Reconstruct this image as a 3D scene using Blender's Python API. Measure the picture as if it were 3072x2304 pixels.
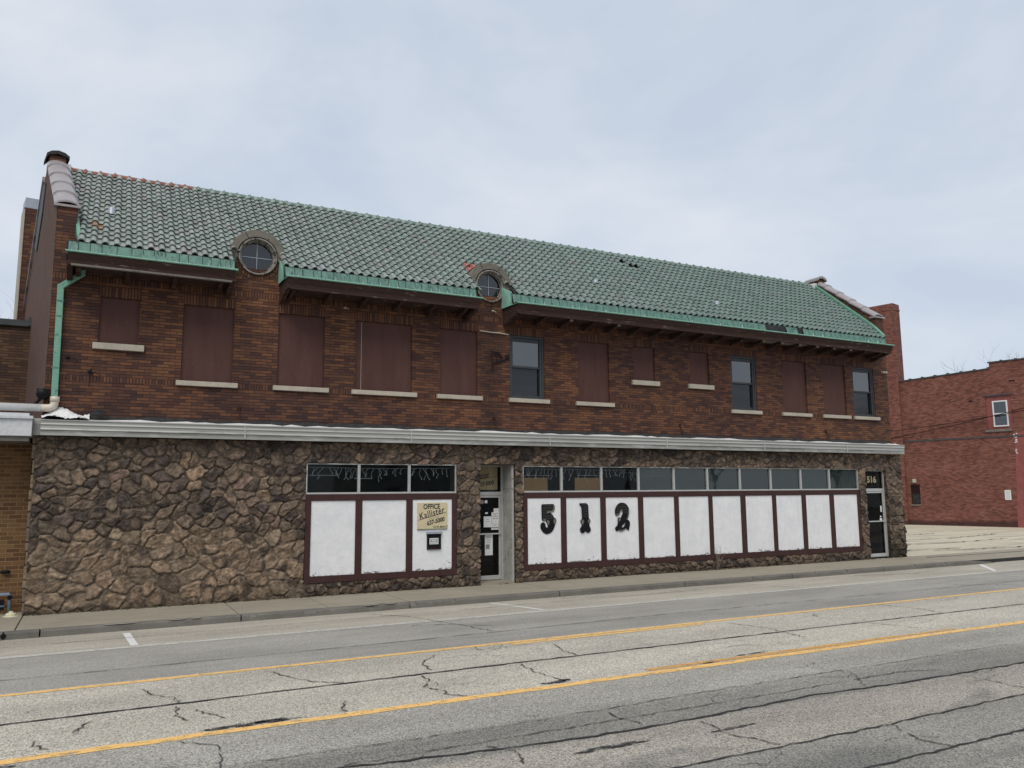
import bpy, math, random
import numpy as np
from mathutils import Vector, Matrix
R = math.radians
S = bpy.context.scene
COL = S.collection
for o in list(bpy.data.objects): bpy.data.objects.remove(o)

# ------------------------------------------------------------------ camera, world, sun, exposure
yaw, pitch, roll = 0.481025848, 0.133920167, -0.00778980424
cam = bpy.data.cameras.new('camera'); cam.sensor_width = 36; cam.lens = 36*2400/3072
cam.clip_start = 0.1; cam.clip_end = 3000
camo = bpy.data.objects.new('camera', cam); COL.objects.link(camo); S.camera = camo
cf = Vector((math.sin(yaw)*math.cos(pitch), math.cos(yaw)*math.cos(pitch), math.sin(pitch)))
cr_ = Vector((math.cos(yaw), -math.sin(yaw), 0)); cu = cr_.cross(cf)
c2, s2 = math.cos(roll), math.sin(roll)
rr = cr_*c2 + cu*s2; uu = cu*c2 - cr_*s2
camo.matrix_world = Matrix(((rr.x, uu.x, -cf.x, 0), (rr.y, uu.y, -cf.y, -17.2822), (rr.z, uu.z, -cf.z, 2.15), (0, 0, 0, 1)))

SUN_EL, SUN_ROT = R(52), R(215)     # rotation measured like the sky's: clockwise from +Y
W = bpy.data.worlds.new('World'); S.world = W; W.use_nodes = True
nt = W.node_tree; nt.nodes.clear()
def wn(t, **k):
    n = nt.nodes.new(t)
    for a, b in k.items(): setattr(n, a, b)
    return n
out = wn('ShaderNodeOutputWorld'); bg = wn('ShaderNodeBackground'); bg.inputs[1].default_value = 0.1
sky = wn('ShaderNodeTexSky', sky_type='NISHITA', sun_disc=False, sun_elevation=SUN_EL, sun_rotation=SUN_ROT)
tc = wn('ShaderNodeTexCoord'); mp = wn('ShaderNodeMapping'); mp.inputs['Scale'].default_value = (1.5, 1.5, 2.5)
mp.inputs['Location'].default_value = (0.62, 0.35, 0.1)
n1 = wn('ShaderNodeTexNoise'); n1.inputs['Scale'].default_value = 1.35; n1.inputs['Detail'].default_value = 7; n1.inputs['Roughness'].default_value = .56
n1.inputs['Distortion'].default_value = .3
cr = wn('ShaderNodeValToRGB'); e = cr.color_ramp.elements
e[0].position = .36; e[0].color = (4.35, 4.9, 5.75, 1); e[1].position = .66; e[1].color = (5.9, 6.2, 6.65, 1)
mx = wn('ShaderNodeMixRGB'); mx.inputs[0].default_value = .93
L = nt.links
L.new(tc.outputs['Generated'], mp.inputs[0]); L.new(mp.outputs[0], n1.inputs[0]); L.new(n1.outputs[0], cr.inputs[0])
L.new(sky.outputs[0], mx.inputs[1]); L.new(cr.outputs[0], mx.inputs[2]); L.new(mx.outputs[0], bg.inputs[0]); L.new(bg.outputs[0], out.inputs[0])
sun = bpy.data.lights.new('sun', 'SUN'); sun.energy = 1.5; sun.angle = R(35); sun.color = (1, .93, .82)
suno = bpy.data.objects.new('sun', sun); COL.objects.link(suno); suno.location = (0, -20, 30)
sd = Vector((math.sin(SUN_ROT)*math.cos(SUN_EL), math.cos(SUN_ROT)*math.cos(SUN_EL), math.sin(SUN_EL)))
suno.rotation_euler = (-sd).to_track_quat('-Z', 'Y').to_euler()
S.view_settings.view_transform = 'Standard'; S.view_settings.look = 'None'; S.view_settings.gamma = 1
S.view_settings.exposure = 0.42; S.view_settings.use_curve_mapping = False
S.render.engine = 'CYCLES'; S.render.resolution_x = 1024; S.render.resolution_y = 768
S.cycles.max_bounces = 8; S.cycles.transparent_max_bounces = 16

# ------------------------------------------------------------------ helpers
def srgb(r, g, b):
    f = lambda c: (c/255/12.92 if c/255 <= .04045 else ((c/255+.055)/1.055)**2.4)
    return (f(r), f(g), f(b), 1)
class NT:
    def __init__(s, name):
        s.m = bpy.data.materials.new(name); s.m.use_nodes = True; s.t = s.m.node_tree
        s.p = s.t.nodes['Principled BSDF']; s.out = s.t.nodes['Material Output']
    def n(s, t, ins=None, **k):
        n = s.t.nodes.new(t)
        for a, b in k.items(): setattr(n, a, b)
        for a, b in (ins or {}).items():
            if isinstance(b, bpy.types.NodeSocket): s.t.links.new(b, n.inputs[a])
            else: n.inputs[a].default_value = b
        return n
    def l(s, a, b): s.t.links.new(a, b)
    def coord(s): return s.n('ShaderNodeTexCoord').outputs['Object']
    def noise(s, vec, scale, detail=3, rough=.55, dist=0):
        return s.n('ShaderNodeTexNoise', {'Vector': vec, 'Scale': scale, 'Detail': detail, 'Roughness': rough, 'Distortion': dist}).outputs[0]
    def ramp(s, f, stops, interp='LINEAR'):
        n = s.n('ShaderNodeValToRGB', {0: f}); r = n.color_ramp; r.interpolation = interp
        while len(r.elements) < len(stops): r.elements.new(.5)
        for el, (p, c) in zip(r.elements, stops):
            el.position = p; el.color = c if len(c) == 4 else (*c, 1)
        return n.outputs[0]
    def mix(s, f, a, b, bt='MIX'):
        return s.n('ShaderNodeMixRGB', {0: f, 1: a, 2: b}, blend_type=bt).outputs[0]
    def math(s, op, a, b=0.0, c=None):
        i = {0: a, 1: b}
        if c is not None: i[2] = c
        return s.n('ShaderNodeMath', i, operation=op).outputs[0]
    def bump(s, h, d=.01, st=1.0):
        b = s.n('ShaderNodeBump', {'Height': h, 'Distance': d, 'Strength': st}); s.l(b.outputs[0], s.p.inputs['Normal'])
    def base(s, c, rough=.7, spec=.5, metal=0):
        if isinstance(c, bpy.types.NodeSocket): s.l(c, s.p.inputs['Base Color'])
        else: s.p.inputs['Base Color'].default_value = c
        if isinstance(rough, bpy.types.NodeSocket): s.l(rough, s.p.inputs['Roughness'])
        else: s.p.inputs['Roughness'].default_value = rough
        s.p.inputs['Specular IOR Level'].default_value = spec; s.p.inputs['Metallic'].default_value = metal
    def xyz(s, v):
        n = s.n('ShaderNodeSeparateXYZ', {0: v}); return n.outputs[0], n.outputs[1], n.outputs[2]
    def comb(s, x, y, z): return s.n('ShaderNodeCombineXYZ', {0: x, 1: y, 2: z}).outputs[0]

def worn(name, c1, c2, c3=None, scale=6, rough=.7, spec=.4, bump=.002, stretch=(1, 1, 1), thr=.62, metal=0):
    """plain painted or metal surface: two close tones in broad clouds, fine grain, optional chips of a third colour"""
    k = NT(name); v = k.n('ShaderNodeMapping', {0: k.coord(), 'Scale': stretch}).outputs[0]
    a = k.noise(v, scale, 5, .6); col = k.mix(k.ramp(a, [(.3, (0, 0, 0)), (.7, (1, 1, 1))]), c1, c2)
    g = k.noise(v, scale*12, 2)
    col = k.mix(.25, col, k.mix(g, (0, 0, 0, 1), (1, 1, 1, 1)), 'OVERLAY')
    if c3:
        b = k.noise(v, scale*1.7, 7, .72, .6)
        col = k.mix(k.ramp(b, [(thr, (0, 0, 0)), (thr+.03, (1, 1, 1))]), col, c3)
    k.base(col, rough, spec, metal); k.bump(k.noise(v, scale*5, 4), bump, .6)
    return k.m

def brick(name, stops, mortar, bw, bh, ms, vertical=False, streak=None, rough=.75, patch=.5, pscale=.35, bumpd=.006, offset=.5, tint=None, course=False):
    k = NT(name); co = k.coord(); x, y, z = k.xyz(co); u = k.math('ADD', x, y)
    vec = k.comb(z, u, 0.0) if vertical else k.comb(u, z, 0.0)
    b = k.n('ShaderNodeTexBrick', {'Vector': vec, 'Color1': (0, 0, 0, 1), 'Color2': (1, 1, 1, 1), 'Mortar': (.5, .5, .5, 1), 'Scale': 1.0,
        'Mortar Size': ms, 'Mortar Smooth': .3, 'Bias': 0.0, 'Brick Width': bw, 'Row Height': bh}, offset=offset)
    pn = k.noise(co, pscale, 3, .5)
    f = k.math('ADD', k.math('MULTIPLY', b.outputs['Color'], 1-patch*.68), k.math('MULTIPLY', k.math('SUBTRACT', pn, .32), patch))
    col = k.ramp(f, stops)
    fine = k.noise(co, 22, 4, .65)
    col = k.mix(.3, col, k.mix(fine, (0, 0, 0, 1), (1, 1, 1, 1)), 'OVERLAY')
    col = k.mix(b.outputs['Fac'], col, mortar)
    if course:      # raked bed joints, deeper than the head joints
        fz_ = k.math('ABSOLUTE', k.math('SUBTRACT', k.math('FRACT', k.math('DIVIDE', z, bh)), .5))
        bed = k.ramp(fz_, [(.405, (0, 0, 0)), (.44, (1, 1, 1))]); col = k.mix(k.math('MULTIPLY', bed, .85), col, (.010, .007, .006, 1))
    if streak:
        sv = k.comb(k.math('MULTIPLY', u, 1.6), 0.0, k.math('MULTIPLY', z, .25))
        sn = k.noise(sv, 1.0, 4, .6)
        col = k.mix(k.math('MULTIPLY', k.ramp(sn, [(.5, (0, 0, 0)), (.72, (1, 1, 1))]), streak), col, (.018, .013, .012, 1))
    if tint: col = tint(k, co, col)
    k.base(col, rough, .3)
    h = k.math('ADD', k.math('MULTIPLY', k.math('SUBTRACT', 1.0, b.outputs['Fac']), 1.0), k.math('MULTIPLY', k.noise(co, 40, 3), .35))
    k.bump(h, bumpd, .9)
    return k.m

class MB:
    def __init__(s): s.v = []; s.f = []; s.mi = []; s.c = []; s.smooth = False
    def add(s, vs, fs, mi=0, col=None):
        o = len(s.v); s.v += [tuple(p) for p in vs]
        for f in fs: s.f.append(tuple(i+o for i in f)); s.mi.append(mi); s.c.append(col)
        return s
    def box(s, x0, x1, y0, y1, z0, z1, mi=0, col=None, skew=0):
        k = lambda y: skew*y
        v = [(x0+k(y0), y0, z0), (x1+k(y0), y0, z0), (x1+k(y1), y1, z0), (x0+k(y1), y1, z0), (x0+k(y0), y0, z1), (x1+k(y0), y0, z1), (x1+k(y1), y1, z1), (x0+k(y1), y1, z1)]
        return s.add(v, [(0, 3, 2, 1), (4, 5, 6, 7), (0, 1, 5, 4), (1, 2, 6, 5), (2, 3, 7, 6), (3, 0, 4, 7)], mi, col)
    def obox(s, c, ax, ay, az, mi=0, col=None):
        c = Vector(c); ax = Vector(ax); ay = Vector(ay); az = Vector(az)
        v = [c+ax*i+ay*j+az*k for k in (-1, 1) for i, j in ((-1, -1), (1, -1), (1, 1), (-1, 1))]
        return s.add(v, [(0, 3, 2, 1), (4, 5, 6, 7), (0, 1, 5, 4), (1, 2, 6, 5), (2, 3, 7, 6), (3, 0, 4, 7)], mi, col)
    def prism(s, poly, a0, a1, axis='y', mi=0, col=None, off=None):
        """poly in the plane across axis; convex or mildly concave n-gon"""
        n = len(poly); v = []
        for i, a in enumerate((a0, a1)):
            for p, q in poly:
                if axis == 'y': v.append((p, a, q))
                elif axis == 'x': v.append((a + (off(p) if off else 0), p, q))
                else: v.append((p, q, a))
        fs = [tuple(range(n))[::-1], tuple(range(n, 2*n))] + [(i, (i+1) % n, (i+1) % n+n, i+n) for i in range(n)]
        return s.add(v, fs, mi, col)
    def tube(s, pts, r, n=8, mi=0, caps=True, col=None):
        pts = [Vector(p) for p in pts]; rs = r if isinstance(r, (list, tuple)) else [r]*len(pts)
        v = []; prev = None
        for i, p in enumerate(pts):
            d = (pts[min(i+1, len(pts)-1)] - pts[max(i-1, 0)])
            if d.length < 1e-9: d = Vector((0, 0, 1))
            d.normalize()
            if prev is None:
                a = d.orthogonal().normalized()
            else:
                a = (prev - d*prev.dot(d)); a = a.normalized() if a.length > 1e-6 else d.orthogonal().normalized()
            prev = a; b = d.cross(a)
            for j in range(n):
                t = 2*math.pi*j/n; v.append(p+(a*math.cos(t)+b*math.sin(t))*rs[i])
        fs = [(i*n+j, i*n+(j+1) % n, (i+1)*n+(j+1) % n, (i+1)*n+j) for i in range(len(pts)-1) for j in range(n)]
        if caps: fs += [tuple(range(n))[::-1], tuple(range((len(pts)-1)*n, len(pts)*n))]
        return s.add(v, fs, mi, col)
    def lathe(s, prof, c, n=20, mi=0, axis='z', col=None):
        v = []
        for r, h in prof:
            for j in range(n):
                t = 2*math.pi*j/n
                p = (r*math.cos(t), r*math.sin(t), h) if axis == 'z' else (r*math.cos(t), -h, r*math.sin(t)) if axis == 'y' else (h, r*math.cos(t), r*math.sin(t))
                v.append((c[0]+p[0], c[1]+p[1], c[2]+p[2]))
        fs = [(i*n+j, i*n+(j+1) % n, (i+1)*n+(j+1) % n, (i+1)*n+j) for i in range(len(prof)-1) for j in range(n)]
        return s.add(v, fs, mi, col)
    def build(s, name, mats, parent=None, smooth=False, bevel=0, label=None):
        me = bpy.data.meshes.new(name); me.from_pydata(s.v, [], s.f)
        mats = mats if isinstance(mats, (list, tuple)) else [mats]
        for m in mats: me.materials.append(m)
        me.polygons.foreach_set('material_index', s.mi)
        if any(c is not None for c in s.c):
            at = me.color_attributes.new('tint', 'FLOAT_COLOR', 'CORNER')
            buf = []
            for f, c in zip(s.f, s.c): buf += list((c or (.5, .5, .5, 1)))*len(f)
            at.data.foreach_set('color', buf)
        me.validate(); me.update()
        if smooth: me.polygons.foreach_set('use_smooth', [True]*len(me.polygons))
        o = bpy.data.objects.new(name, me); COL.objects.link(o)
        if parent: o.parent = parent
        if bevel:
            b = o.modifiers.new('bevel', 'BEVEL'); b.width = bevel; b.segments = 2; b.limit_method = 'ANGLE'
        if label: o['label'] = label
        return o

def thing(name, label, cat, loc=(0, 0, 0), rz=0, group=None):
    o = bpy.data.objects.new(name, None); COL.objects.link(o); o.location = loc; o.rotation_euler = (0, 0, rz)
    o.empty_display_size = .2; tag(o, label, cat, group); return o
def tag(o, label, cat, group=None, kind=None):
    o['label'] = label; o['category'] = cat
    if group: o['group'] = group
    if kind: o['kind'] = kind
    return o
def struct(o, label=None):
    o['kind'] = 'structure'
    if label: o['label'] = label
    return o

_dg = None
def text(name, body, size, loc, mat, parent=None, rot=0, shear=0, off=0, ext=.001, sx=1.0, space=1.0, align='LEFT'):
    """letters standing in the XZ plane facing -Y"""
    cu_ = bpy.data.curves.new(name, 'FONT'); cu_.body = body; cu_.size = size; cu_.extrude = ext; cu_.shear = shear; cu_.offset = off
    cu_.space_character = space; cu_.align_x = align; cu_.resolution_u = 3
    o = bpy.data.objects.new('tmp', cu_); COL.objects.link(o)
    dg = bpy.context.evaluated_depsgraph_get(); me = bpy.data.meshes.new_from_object(o.evaluated_get(dg))
    bpy.data.objects.remove(o)
    M = Matrix.Translation(loc) @ Matrix.Rotation(-rot, 4, 'Y') @ Matrix.Diagonal((sx, 1, 1, 1)) @ Matrix.Rotation(R(90), 4, 'X')
    me.transform(M); me.name = name; me.materials.clear(); me.materials.append(mat)
    r = bpy.data.objects.new(name, me); COL.objects.link(r)
    if parent: r.parent = parent
    return r
def flatpoly(loops, y, ext):
    """filled 2D outline with holes in the XZ plane, as mesh data"""
    cu_ = bpy.data.curves.new('tmp', 'CURVE'); cu_.dimensions = '2D'; cu_.fill_mode = 'BOTH'; cu_.extrude = ext
    for lp in loops:
        sp = cu_.splines.new('POLY'); sp.points.add(len(lp)-1)
        for p, (a, b) in zip(sp.points, lp): p.co = (a, b, 0, 1)
        sp.use_cyclic_u = True
    o = bpy.data.objects.new('tmp', cu_); COL.objects.link(o)
    dg = bpy.context.evaluated_depsgraph_get(); me = bpy.data.meshes.new_from_object(o.evaluated_get(dg))
    bpy.data.objects.remove(o)
    me.transform(Matrix.Translation((0, y, 0)) @ Matrix.Rotation(R(90), 4, 'X')); return me
def mesh_obj(name, me, mat, parent=None):
    me.name = name; me.materials.clear(); me.materials.append(mat)
    o = bpy.data.objects.new(name, me); COL.objects.link(o)
    if parent: o.parent = parent
    return o

def wall_grid(mb, x0, x1, z0, z1, y, openings, depth, mi=0, rev=0):
    """front wall face with rectangular openings (x0,x1,z0,z1) and their reveals"""
    xs = sorted({x0, x1, *[v for o in openings for v in o[:2] if x0 < v < x1]}); zs = sorted({z0, z1, *[v for o in openings for v in o[2:] if z0 < v < z1]})
    inside = lambda cx, cz: any(o[0] < cx < o[1] and o[2] < cz < o[3] for o in openings)
    for a, b in zip(xs, xs[1:]):
        for c, d in zip(zs, zs[1:]):
            if not inside((a+b)/2, (c+d)/2): mb.add([(a, y, c), (b, y, c), (b, y, d), (a, y, d)], [(0, 1, 2, 3)], mi)
    for a, b, c, d in openings:
        y2 = y+depth
        mb.add([(a, y, c), (a, y2, c), (a, y2, d), (a, y, d)], [(0, 1, 2, 3)], rev)
        mb.add([(b, y, c), (b, y2, c), (b, y2, d), (b, y, d)], [(3, 2, 1, 0)], rev)
        mb.add([(a, y, d), (a, y2, d), (b, y2, d), (b, y, d)], [(0, 1, 2, 3)], rev)
        mb.add([(a, y, c), (a, y2, c), (b, y2, c), (b, y, c)], [(3, 2, 1, 0)], rev)
def ring(mb, x0, x1, z0, z1, y0, y1, w, mi=0, wt=None, wb=None):
    wt = wt or w; wb = wb or w
    mb.box(x0, x0+w, y0, y1, z0, z1, mi); mb.box(x1-w, x1, y0, y1, z0, z1, mi)
    mb.box(x0+w, x1-w, y0, y1, z1-wt, z1, mi); mb.box(x0+w, x1-w, y0, y1, z0, z0+wb, mi)

# ------------------------------------------------------------------ materials
B_STOPS = [(.05, (.042, .020, .019)), (.24, (.072, .031, .023)), (.44, (.112, .048, .028)), (.62, (.155, .066, .033)), (.80, (.205, .094, .043)), (.95, (.26, .135, .065))]
def main_tint(k, co, col):
    x, y, z = k.xyz(co)
    # rust and soot run under the second round window and its iron bracket; soot along the top of the canopy
    nz = k.noise(co, 2.2, 5, .65)
    dx = k.math('ABSOLUTE', k.math('SUBTRACT', x, k.math('ADD', 8.5, k.math('MULTIPLY', k.math('SUBTRACT', nz, .5), .5))))
    fx = k.n('ShaderNodeMapRange', {0: dx, 1: .05, 2: .38, 3: 1.0, 4: 0.0}).outputs[0]
    fz = k.n('ShaderNodeMapRange', {0: z, 1: 6.9, 2: 6.5, 3: 0.0, 4: 1.0}).outputs[0]
    col = k.mix(k.math('MULTIPLY', k.math('MULTIPLY', fx, fz), .55), col, (.022, .012, .012, 1))
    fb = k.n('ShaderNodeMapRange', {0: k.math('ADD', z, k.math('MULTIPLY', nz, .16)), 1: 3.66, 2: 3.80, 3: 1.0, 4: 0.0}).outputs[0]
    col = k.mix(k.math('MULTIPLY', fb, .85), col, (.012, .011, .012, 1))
    return col
M = {}
M['brick'] = brick('roman_brick', B_STOPS, (.030, .018, .014, 1), .225, .0625, .0045, streak=.35, patch=.72, pscale=.42, tint=main_tint, course=True)
M['brick_v'] = brick('soldier_brick', B_STOPS, (.014, .009, .008, 1), .3, .058, .007, vertical=True, patch=.75, pscale=.4, offset=0)
RED = [(.08, (.100, .036, .027)), (.3, (.155, .056, .040)), (.5, (.205, .076, .054)), (.7, (.24, .096, .070)), (.9, (.31, .155, .122))]
def red_tint(k, co, col):
    x, y, z = k.xyz(co); nz = k.noise(co, 1.3, 6, .7)
    fb = k.n('ShaderNodeMapRange', {0: k.math('ADD', z, k.math('MULTIPLY', nz, .5)), 1: .45, 2: .62, 3: 1.0, 4: 0.0}).outputs[0]
    col = k.mix(k.math('MULTIPLY', fb, .8), col, (.03, .014, .014, 1))
    w = k.noise(k.comb(k.math('MULTIPLY', x, .8), k.math('MULTIPLY', y, .8), k.math('MULTIPLY', z, 7.0)), 3.0, 8, .85)
    col = k.mix(k.math('MULTIPLY', k.ramp(w, [(.53, (0, 0, 0)), (.70, (1, 1, 1))]), .45), col, (.33, .18, .145, 1))
    return k.mix(k.math('MULTIPLY', k.ramp(w, [(.30, (1, 1, 1)), (.45, (0, 0, 0))]), .4), col, (.055, .018, .016, 1))
M['red'] = brick('red_brick', RED, (.12, .055, .046, 1), .215, .075, .009, patch=.6, pscale=.8, tint=red_tint)
M['pinkpaint'] = worn('faded_red_paint', (.27, .085, .078, 1), (.20, .06, .055, 1), (.33, .14, .12, 1), 2.5, .8)
YB = [(.1, (.10, .050, .022)), (.4, (.145, .076, .032)), (.65, (.18, .096, .042)), (.9, (.22, .125, .06))]
M['ybrick'] = brick('tan_brick', YB, (.25, .165, .09, 1), .225, .078, .008, patch=.5, pscale=.6)
M['nbrick'] = brick('brown_roman_brick', [(.1, (.055, .028, .018)), (.4, (.088, .046, .026)), (.7, (.125, .066, .036)), (.95, (.16, .09, .05))], (.035, .02, .015, 1), .26, .062, .005, patch=.5, course=True)
M['stucco'] = (lambda k: (k.base(k.mix(k.ramp(k.noise(k.n('ShaderNodeMapping', {0: k.coord(), 'Rotation': (R(25), 0, 0), 'Scale': (1, 3, .5)}).outputs[0], 6, 6, .7), [(.35, (0, 0, 0)), (.7, (1, 1, 1))]), (.095, .058, .047, 1), (.17, .112, .095, 1)), .9, .2),
    k.bump(k.noise(k.n('ShaderNodeMapping', {0: k.coord(), 'Rotation': (R(35), 0, 0), 'Scale': (1, 4, .6)}).outputs[0], 9, 5, .7), .03), k.m)[-1])(NT('brown_stucco'))
M['board'] = worn('maroon_painted_board', (.074, .034, .029, 1), (.095, .046, .039, 1), None, 2.2, .75, .25, stretch=(2.5, 1, .5))
M['sill'] = worn('limestone_sill', (.46, .42, .35, 1), (.37, .335, .28, 1), (.22, .20, .17, 1), 4, .85, .2, thr=.66)
M['oldstone'] = worn('weathered_cast_stone', (.135, .125, .105, 1), (.19, .175, .15, 1), (.075, .07, .055, 1), 5, .9, .2, .004, thr=.6)
M['copper'] = worn('green_copper', (.20, .42, .33, 1), (.30, .54, .44, 1), (.13, .29, .23, 1), 3.5, .55, .4, thr=.6)
M['copper_mid'] = worn('dull_green_copper', (.14, .31, .235, 1), (.19, .37, .29, 1), (.08, .17, .14, 1), 3.5, .6, .3, thr=.58)
M['copper_dull'] = worn('streaked_green_copper', (.075, .155, .128, 1), (.135, .255, .21, 1), (.04, .075, .07, 1), 4, .6, .4, stretch=(3.2, 3.2, .5), thr=.56)
M['eave'] = worn('peeling_brown_paint', (.038, .022, .018, 1), (.055, .030, .024, 1), (.16, .135, .115, 1), 4, .8, .2, .004, stretch=(.5, 1, 3), thr=.605)
M['paleboard'] = worn('bare_soffit_board', (.15, .135, .12, 1), (.21, .19, .17, 1), (.07, .06, .05, 1), 3, .8, .2, stretch=(.5, 6, 1))
M['alu'] = worn('weathered_aluminium', (.22, .225, .21, 1), (.42, .425, .41, 1), (.13, .135, .125, 1), 1.1, .5, .5, .001, stretch=(.35, 1, 13), thr=.575, metal=.15)
k = NT('grimy_fascia_aluminium'); co = k.coord(); x, y, z = k.xyz(co)
st_ = k.noise(k.n('ShaderNodeMapping', {0: co, 'Scale': (.35, 1, 12)}).outputs[0], 1.1, 6, .6)
base = k.mix(k.ramp(st_, [(.3, (0, 0, 0)), (.7, (1, 1, 1))]), (.30, .305, .29, 1), (.45, .455, .44, 1))
gl_ = k.math('ADD', k.n('ShaderNodeMapRange', {0: z, 1: 3.42, 2: 3.30, 3: -.12, 4: .16}).outputs[0], k.noise(k.n('ShaderNodeMapping', {0: co, 'Scale': (.8, 1, 4)}).outputs[0], 1.6, 6, .65))
base = k.mix(k.math('MULTIPLY', k.ramp(gl_, [(.50, (0, 0, 0)), (.66, (1, 1, 1))]), .62), base, (.12, .122, .105, 1))
k.base(base, .5, .5, .12); M['alu_main'] = k.m
M['alu_bright'] = worn('anodised_frame', (.42, .43, .42, 1), (.50, .51, .50, 1), None, 3, .4, .5, metal=.2)
M['whitecoat'] = worn('white_roof_coating', (.62, .62, .62, 1), (.75, .75, .75, 1), (.30, .29, .27, 1), 5, .7, .3, .006, thr=.64)
M['fascia_w'] = worn('pale_grey_fascia_paint', (.50, .52, .54, 1), (.57, .58, .60, 1), (.42, .43, .44, 1), 1.5, .55, .4, .001, thr=.66)
M['pvc'] = worn('white_pipe_plastic', (.62, .62, .60, 1), (.68, .68, .67, 1), (.40, .30, .18, 1), 2, .4, .5, .001, thr=.72)
M['pvc_old'] = worn('cream_pipe_plastic', (.55, .49, .41, 1), (.60, .54, .46, 1), (.35, .2, .07, 1), 4, .45, .5, .001, thr=.66)
M['black'] = worn('black_paint', (.006, .006, .009, 1), (.010, .010, .013, 1), None, 8, .45, .15)
M['stripe'] = worn('grey_stripe', (.09, .09, .085, 1), (.12, .12, .11, 1), None, 6, .7, .2, 0)
M['tarblack'] = worn('black_tar', (.018, .018, .02, 1), (.04, .04, .042, 1), (.1, .1, .1, 1), 9, .8, .3, .01)
M['rust'] = worn('rusty_iron', (.025, .013, .012, 1), (.05, .022, .017, 1), None, 12, .85, .2)
M['darkwood'] = worn('maroon_timber_paint', (.040, .017, .016, 1), (.054, .023, .021, 1), (.095, .082, .076, 1), 3, .7, .3, .003, stretch=(1, 1, 1), thr=.66)
M['winframe'] = worn('dark_grey_window_frame', (.036, .040, .045, 1), (.052, .056, .062, 1), (.11, .10, .085, 1), 4, .6, .4, thr=.66)
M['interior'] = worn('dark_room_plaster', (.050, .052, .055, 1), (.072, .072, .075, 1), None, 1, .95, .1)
M['concrete_post'] = worn('chalky_grey_concrete', (.30, .30, .28, 1), (.42, .42, .40, 1), (.13, .13, .12, 1), 4, .85, .2, .003, thr=.60)
M['paper'] = worn('white_paper', (.66, .68, .68, 1), (.72, .74, .73, 1), None, 6, .8, .2, .0)
M['ink'] = worn('black_ink', (.012, .012, .018, 1), (.02, .02, .03, 1), None, 6, .6, .3, 0)
M['greyink'] = worn('grey_ink', (.20, .20, .20, 1), (.28, .28, .28, 1), None, 6, .7, .3, 0)
M['gilt'] = worn('dull_gold_leaf', (.27, .23, .12, 1), (.36, .31, .17, 1), (.15, .12, .06, 1), 30, .5, .5, 0)
M['olive'] = worn('olive_grey_paint', (.12, .115, .09, 1), (.165, .16, .125, 1), None, 30, .6, .3, 0)
M['sign'] = worn('cream_sign_board', (.52, .45, .28, 1), (.60, .52, .34, 1), (.42, .35, .22, 1), 5, .6, .3, .0, thr=.66)
M['sign_dim'] = worn('tan_sign_board', (.50, .36, .19, 1), (.56, .41, .23, 1), None, 5, .6, .3, .0)
M['faded'] = worn('faded_lettering', (.40, .34, .22, 1), (.36, .31, .20, 1), None, 5, .6, .3, .0)
M['ply'] = worn('orange_plywood', (.70, .38, .16, 1), (.80, .46, .22, 1), None, 1.2, .7, .3, .0, stretch=(1, 1, 3))
M['blind'] = worn('pale_roller_blind', (.42, .41, .38, 1), (.48, .47, .44, 1), None, 1.2, .9, .2, .0)
M['copingtile'] = worn('grey_pink_coping_tile', (.26, .235, .245, 1), (.33, .30, .305, 1), (.12, .10, .105, 1), 3, .35, .5, .003, thr=.66)
M['redtile'] = worn('terracotta_ridge_tile', (.21, .085, .062, 1), (.27, .125, .095, 1), (.33, .23, .18, 1), 4, .6, .4, .003, thr=.62)
M['greenridge'] = worn('green_glazed_ridge_tile', (.12, .19, .155, 1), (.16, .235, .195, 1), (.20, .19, .16, 1), 4, .4, .5, .003, thr=.68)
M['zinc'] = worn('grey_zinc', (.30, .33, .38, 1), (.36, .40, .45, 1), None, 6, .45, .5, metal=.3)
M['slate'] = worn('dark_coping_metal', (.035, .042, .045, 1), (.065, .072, .076, 1), (.10, .10, .10, 1), 3, .6, .4, .004)
M['wirewhite'] = worn('white_cord', (.62, .64, .66, 1), (.7, .7, .7, 1), None, 10, .6, .3, 0)
M['gasgrey'] = worn('blue_grey_meter_paint', (.16, .22, .28, 1), (.22, .28, .34, 1), (.09, .07, .05, 1), 8, .5, .5)
M['capcream'] = worn('cream_plastic', (.55, .52, .36, 1), (.62, .59, .42, 1), None, 8, .5, .5)
M['bark'] = worn('grey_bark', (.09, .075, .065, 1), (.15, .13, .115, 1), None, 5, .9, .2, .01)
M['twig'] = worn('pale_dead_stem', (.16, .135, .11, 1), (.24, .20, .16, 1), None, 12, .9, .2)
M['siding'] = worn('white_house_siding', (.50, .52, .53, 1), (.58, .59, .60, 1), None, 2, .8, .3)
M['roofdark'] = worn('dark_shingle', (.045, .045, .05, 1), (.07, .07, .075, 1), None, 6, .9, .2)
M['brownsiding'] = worn('brown_house_siding', (.10, .08, .065, 1), (.13, .105, .085, 1), None, 2, .8, .3)

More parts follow.
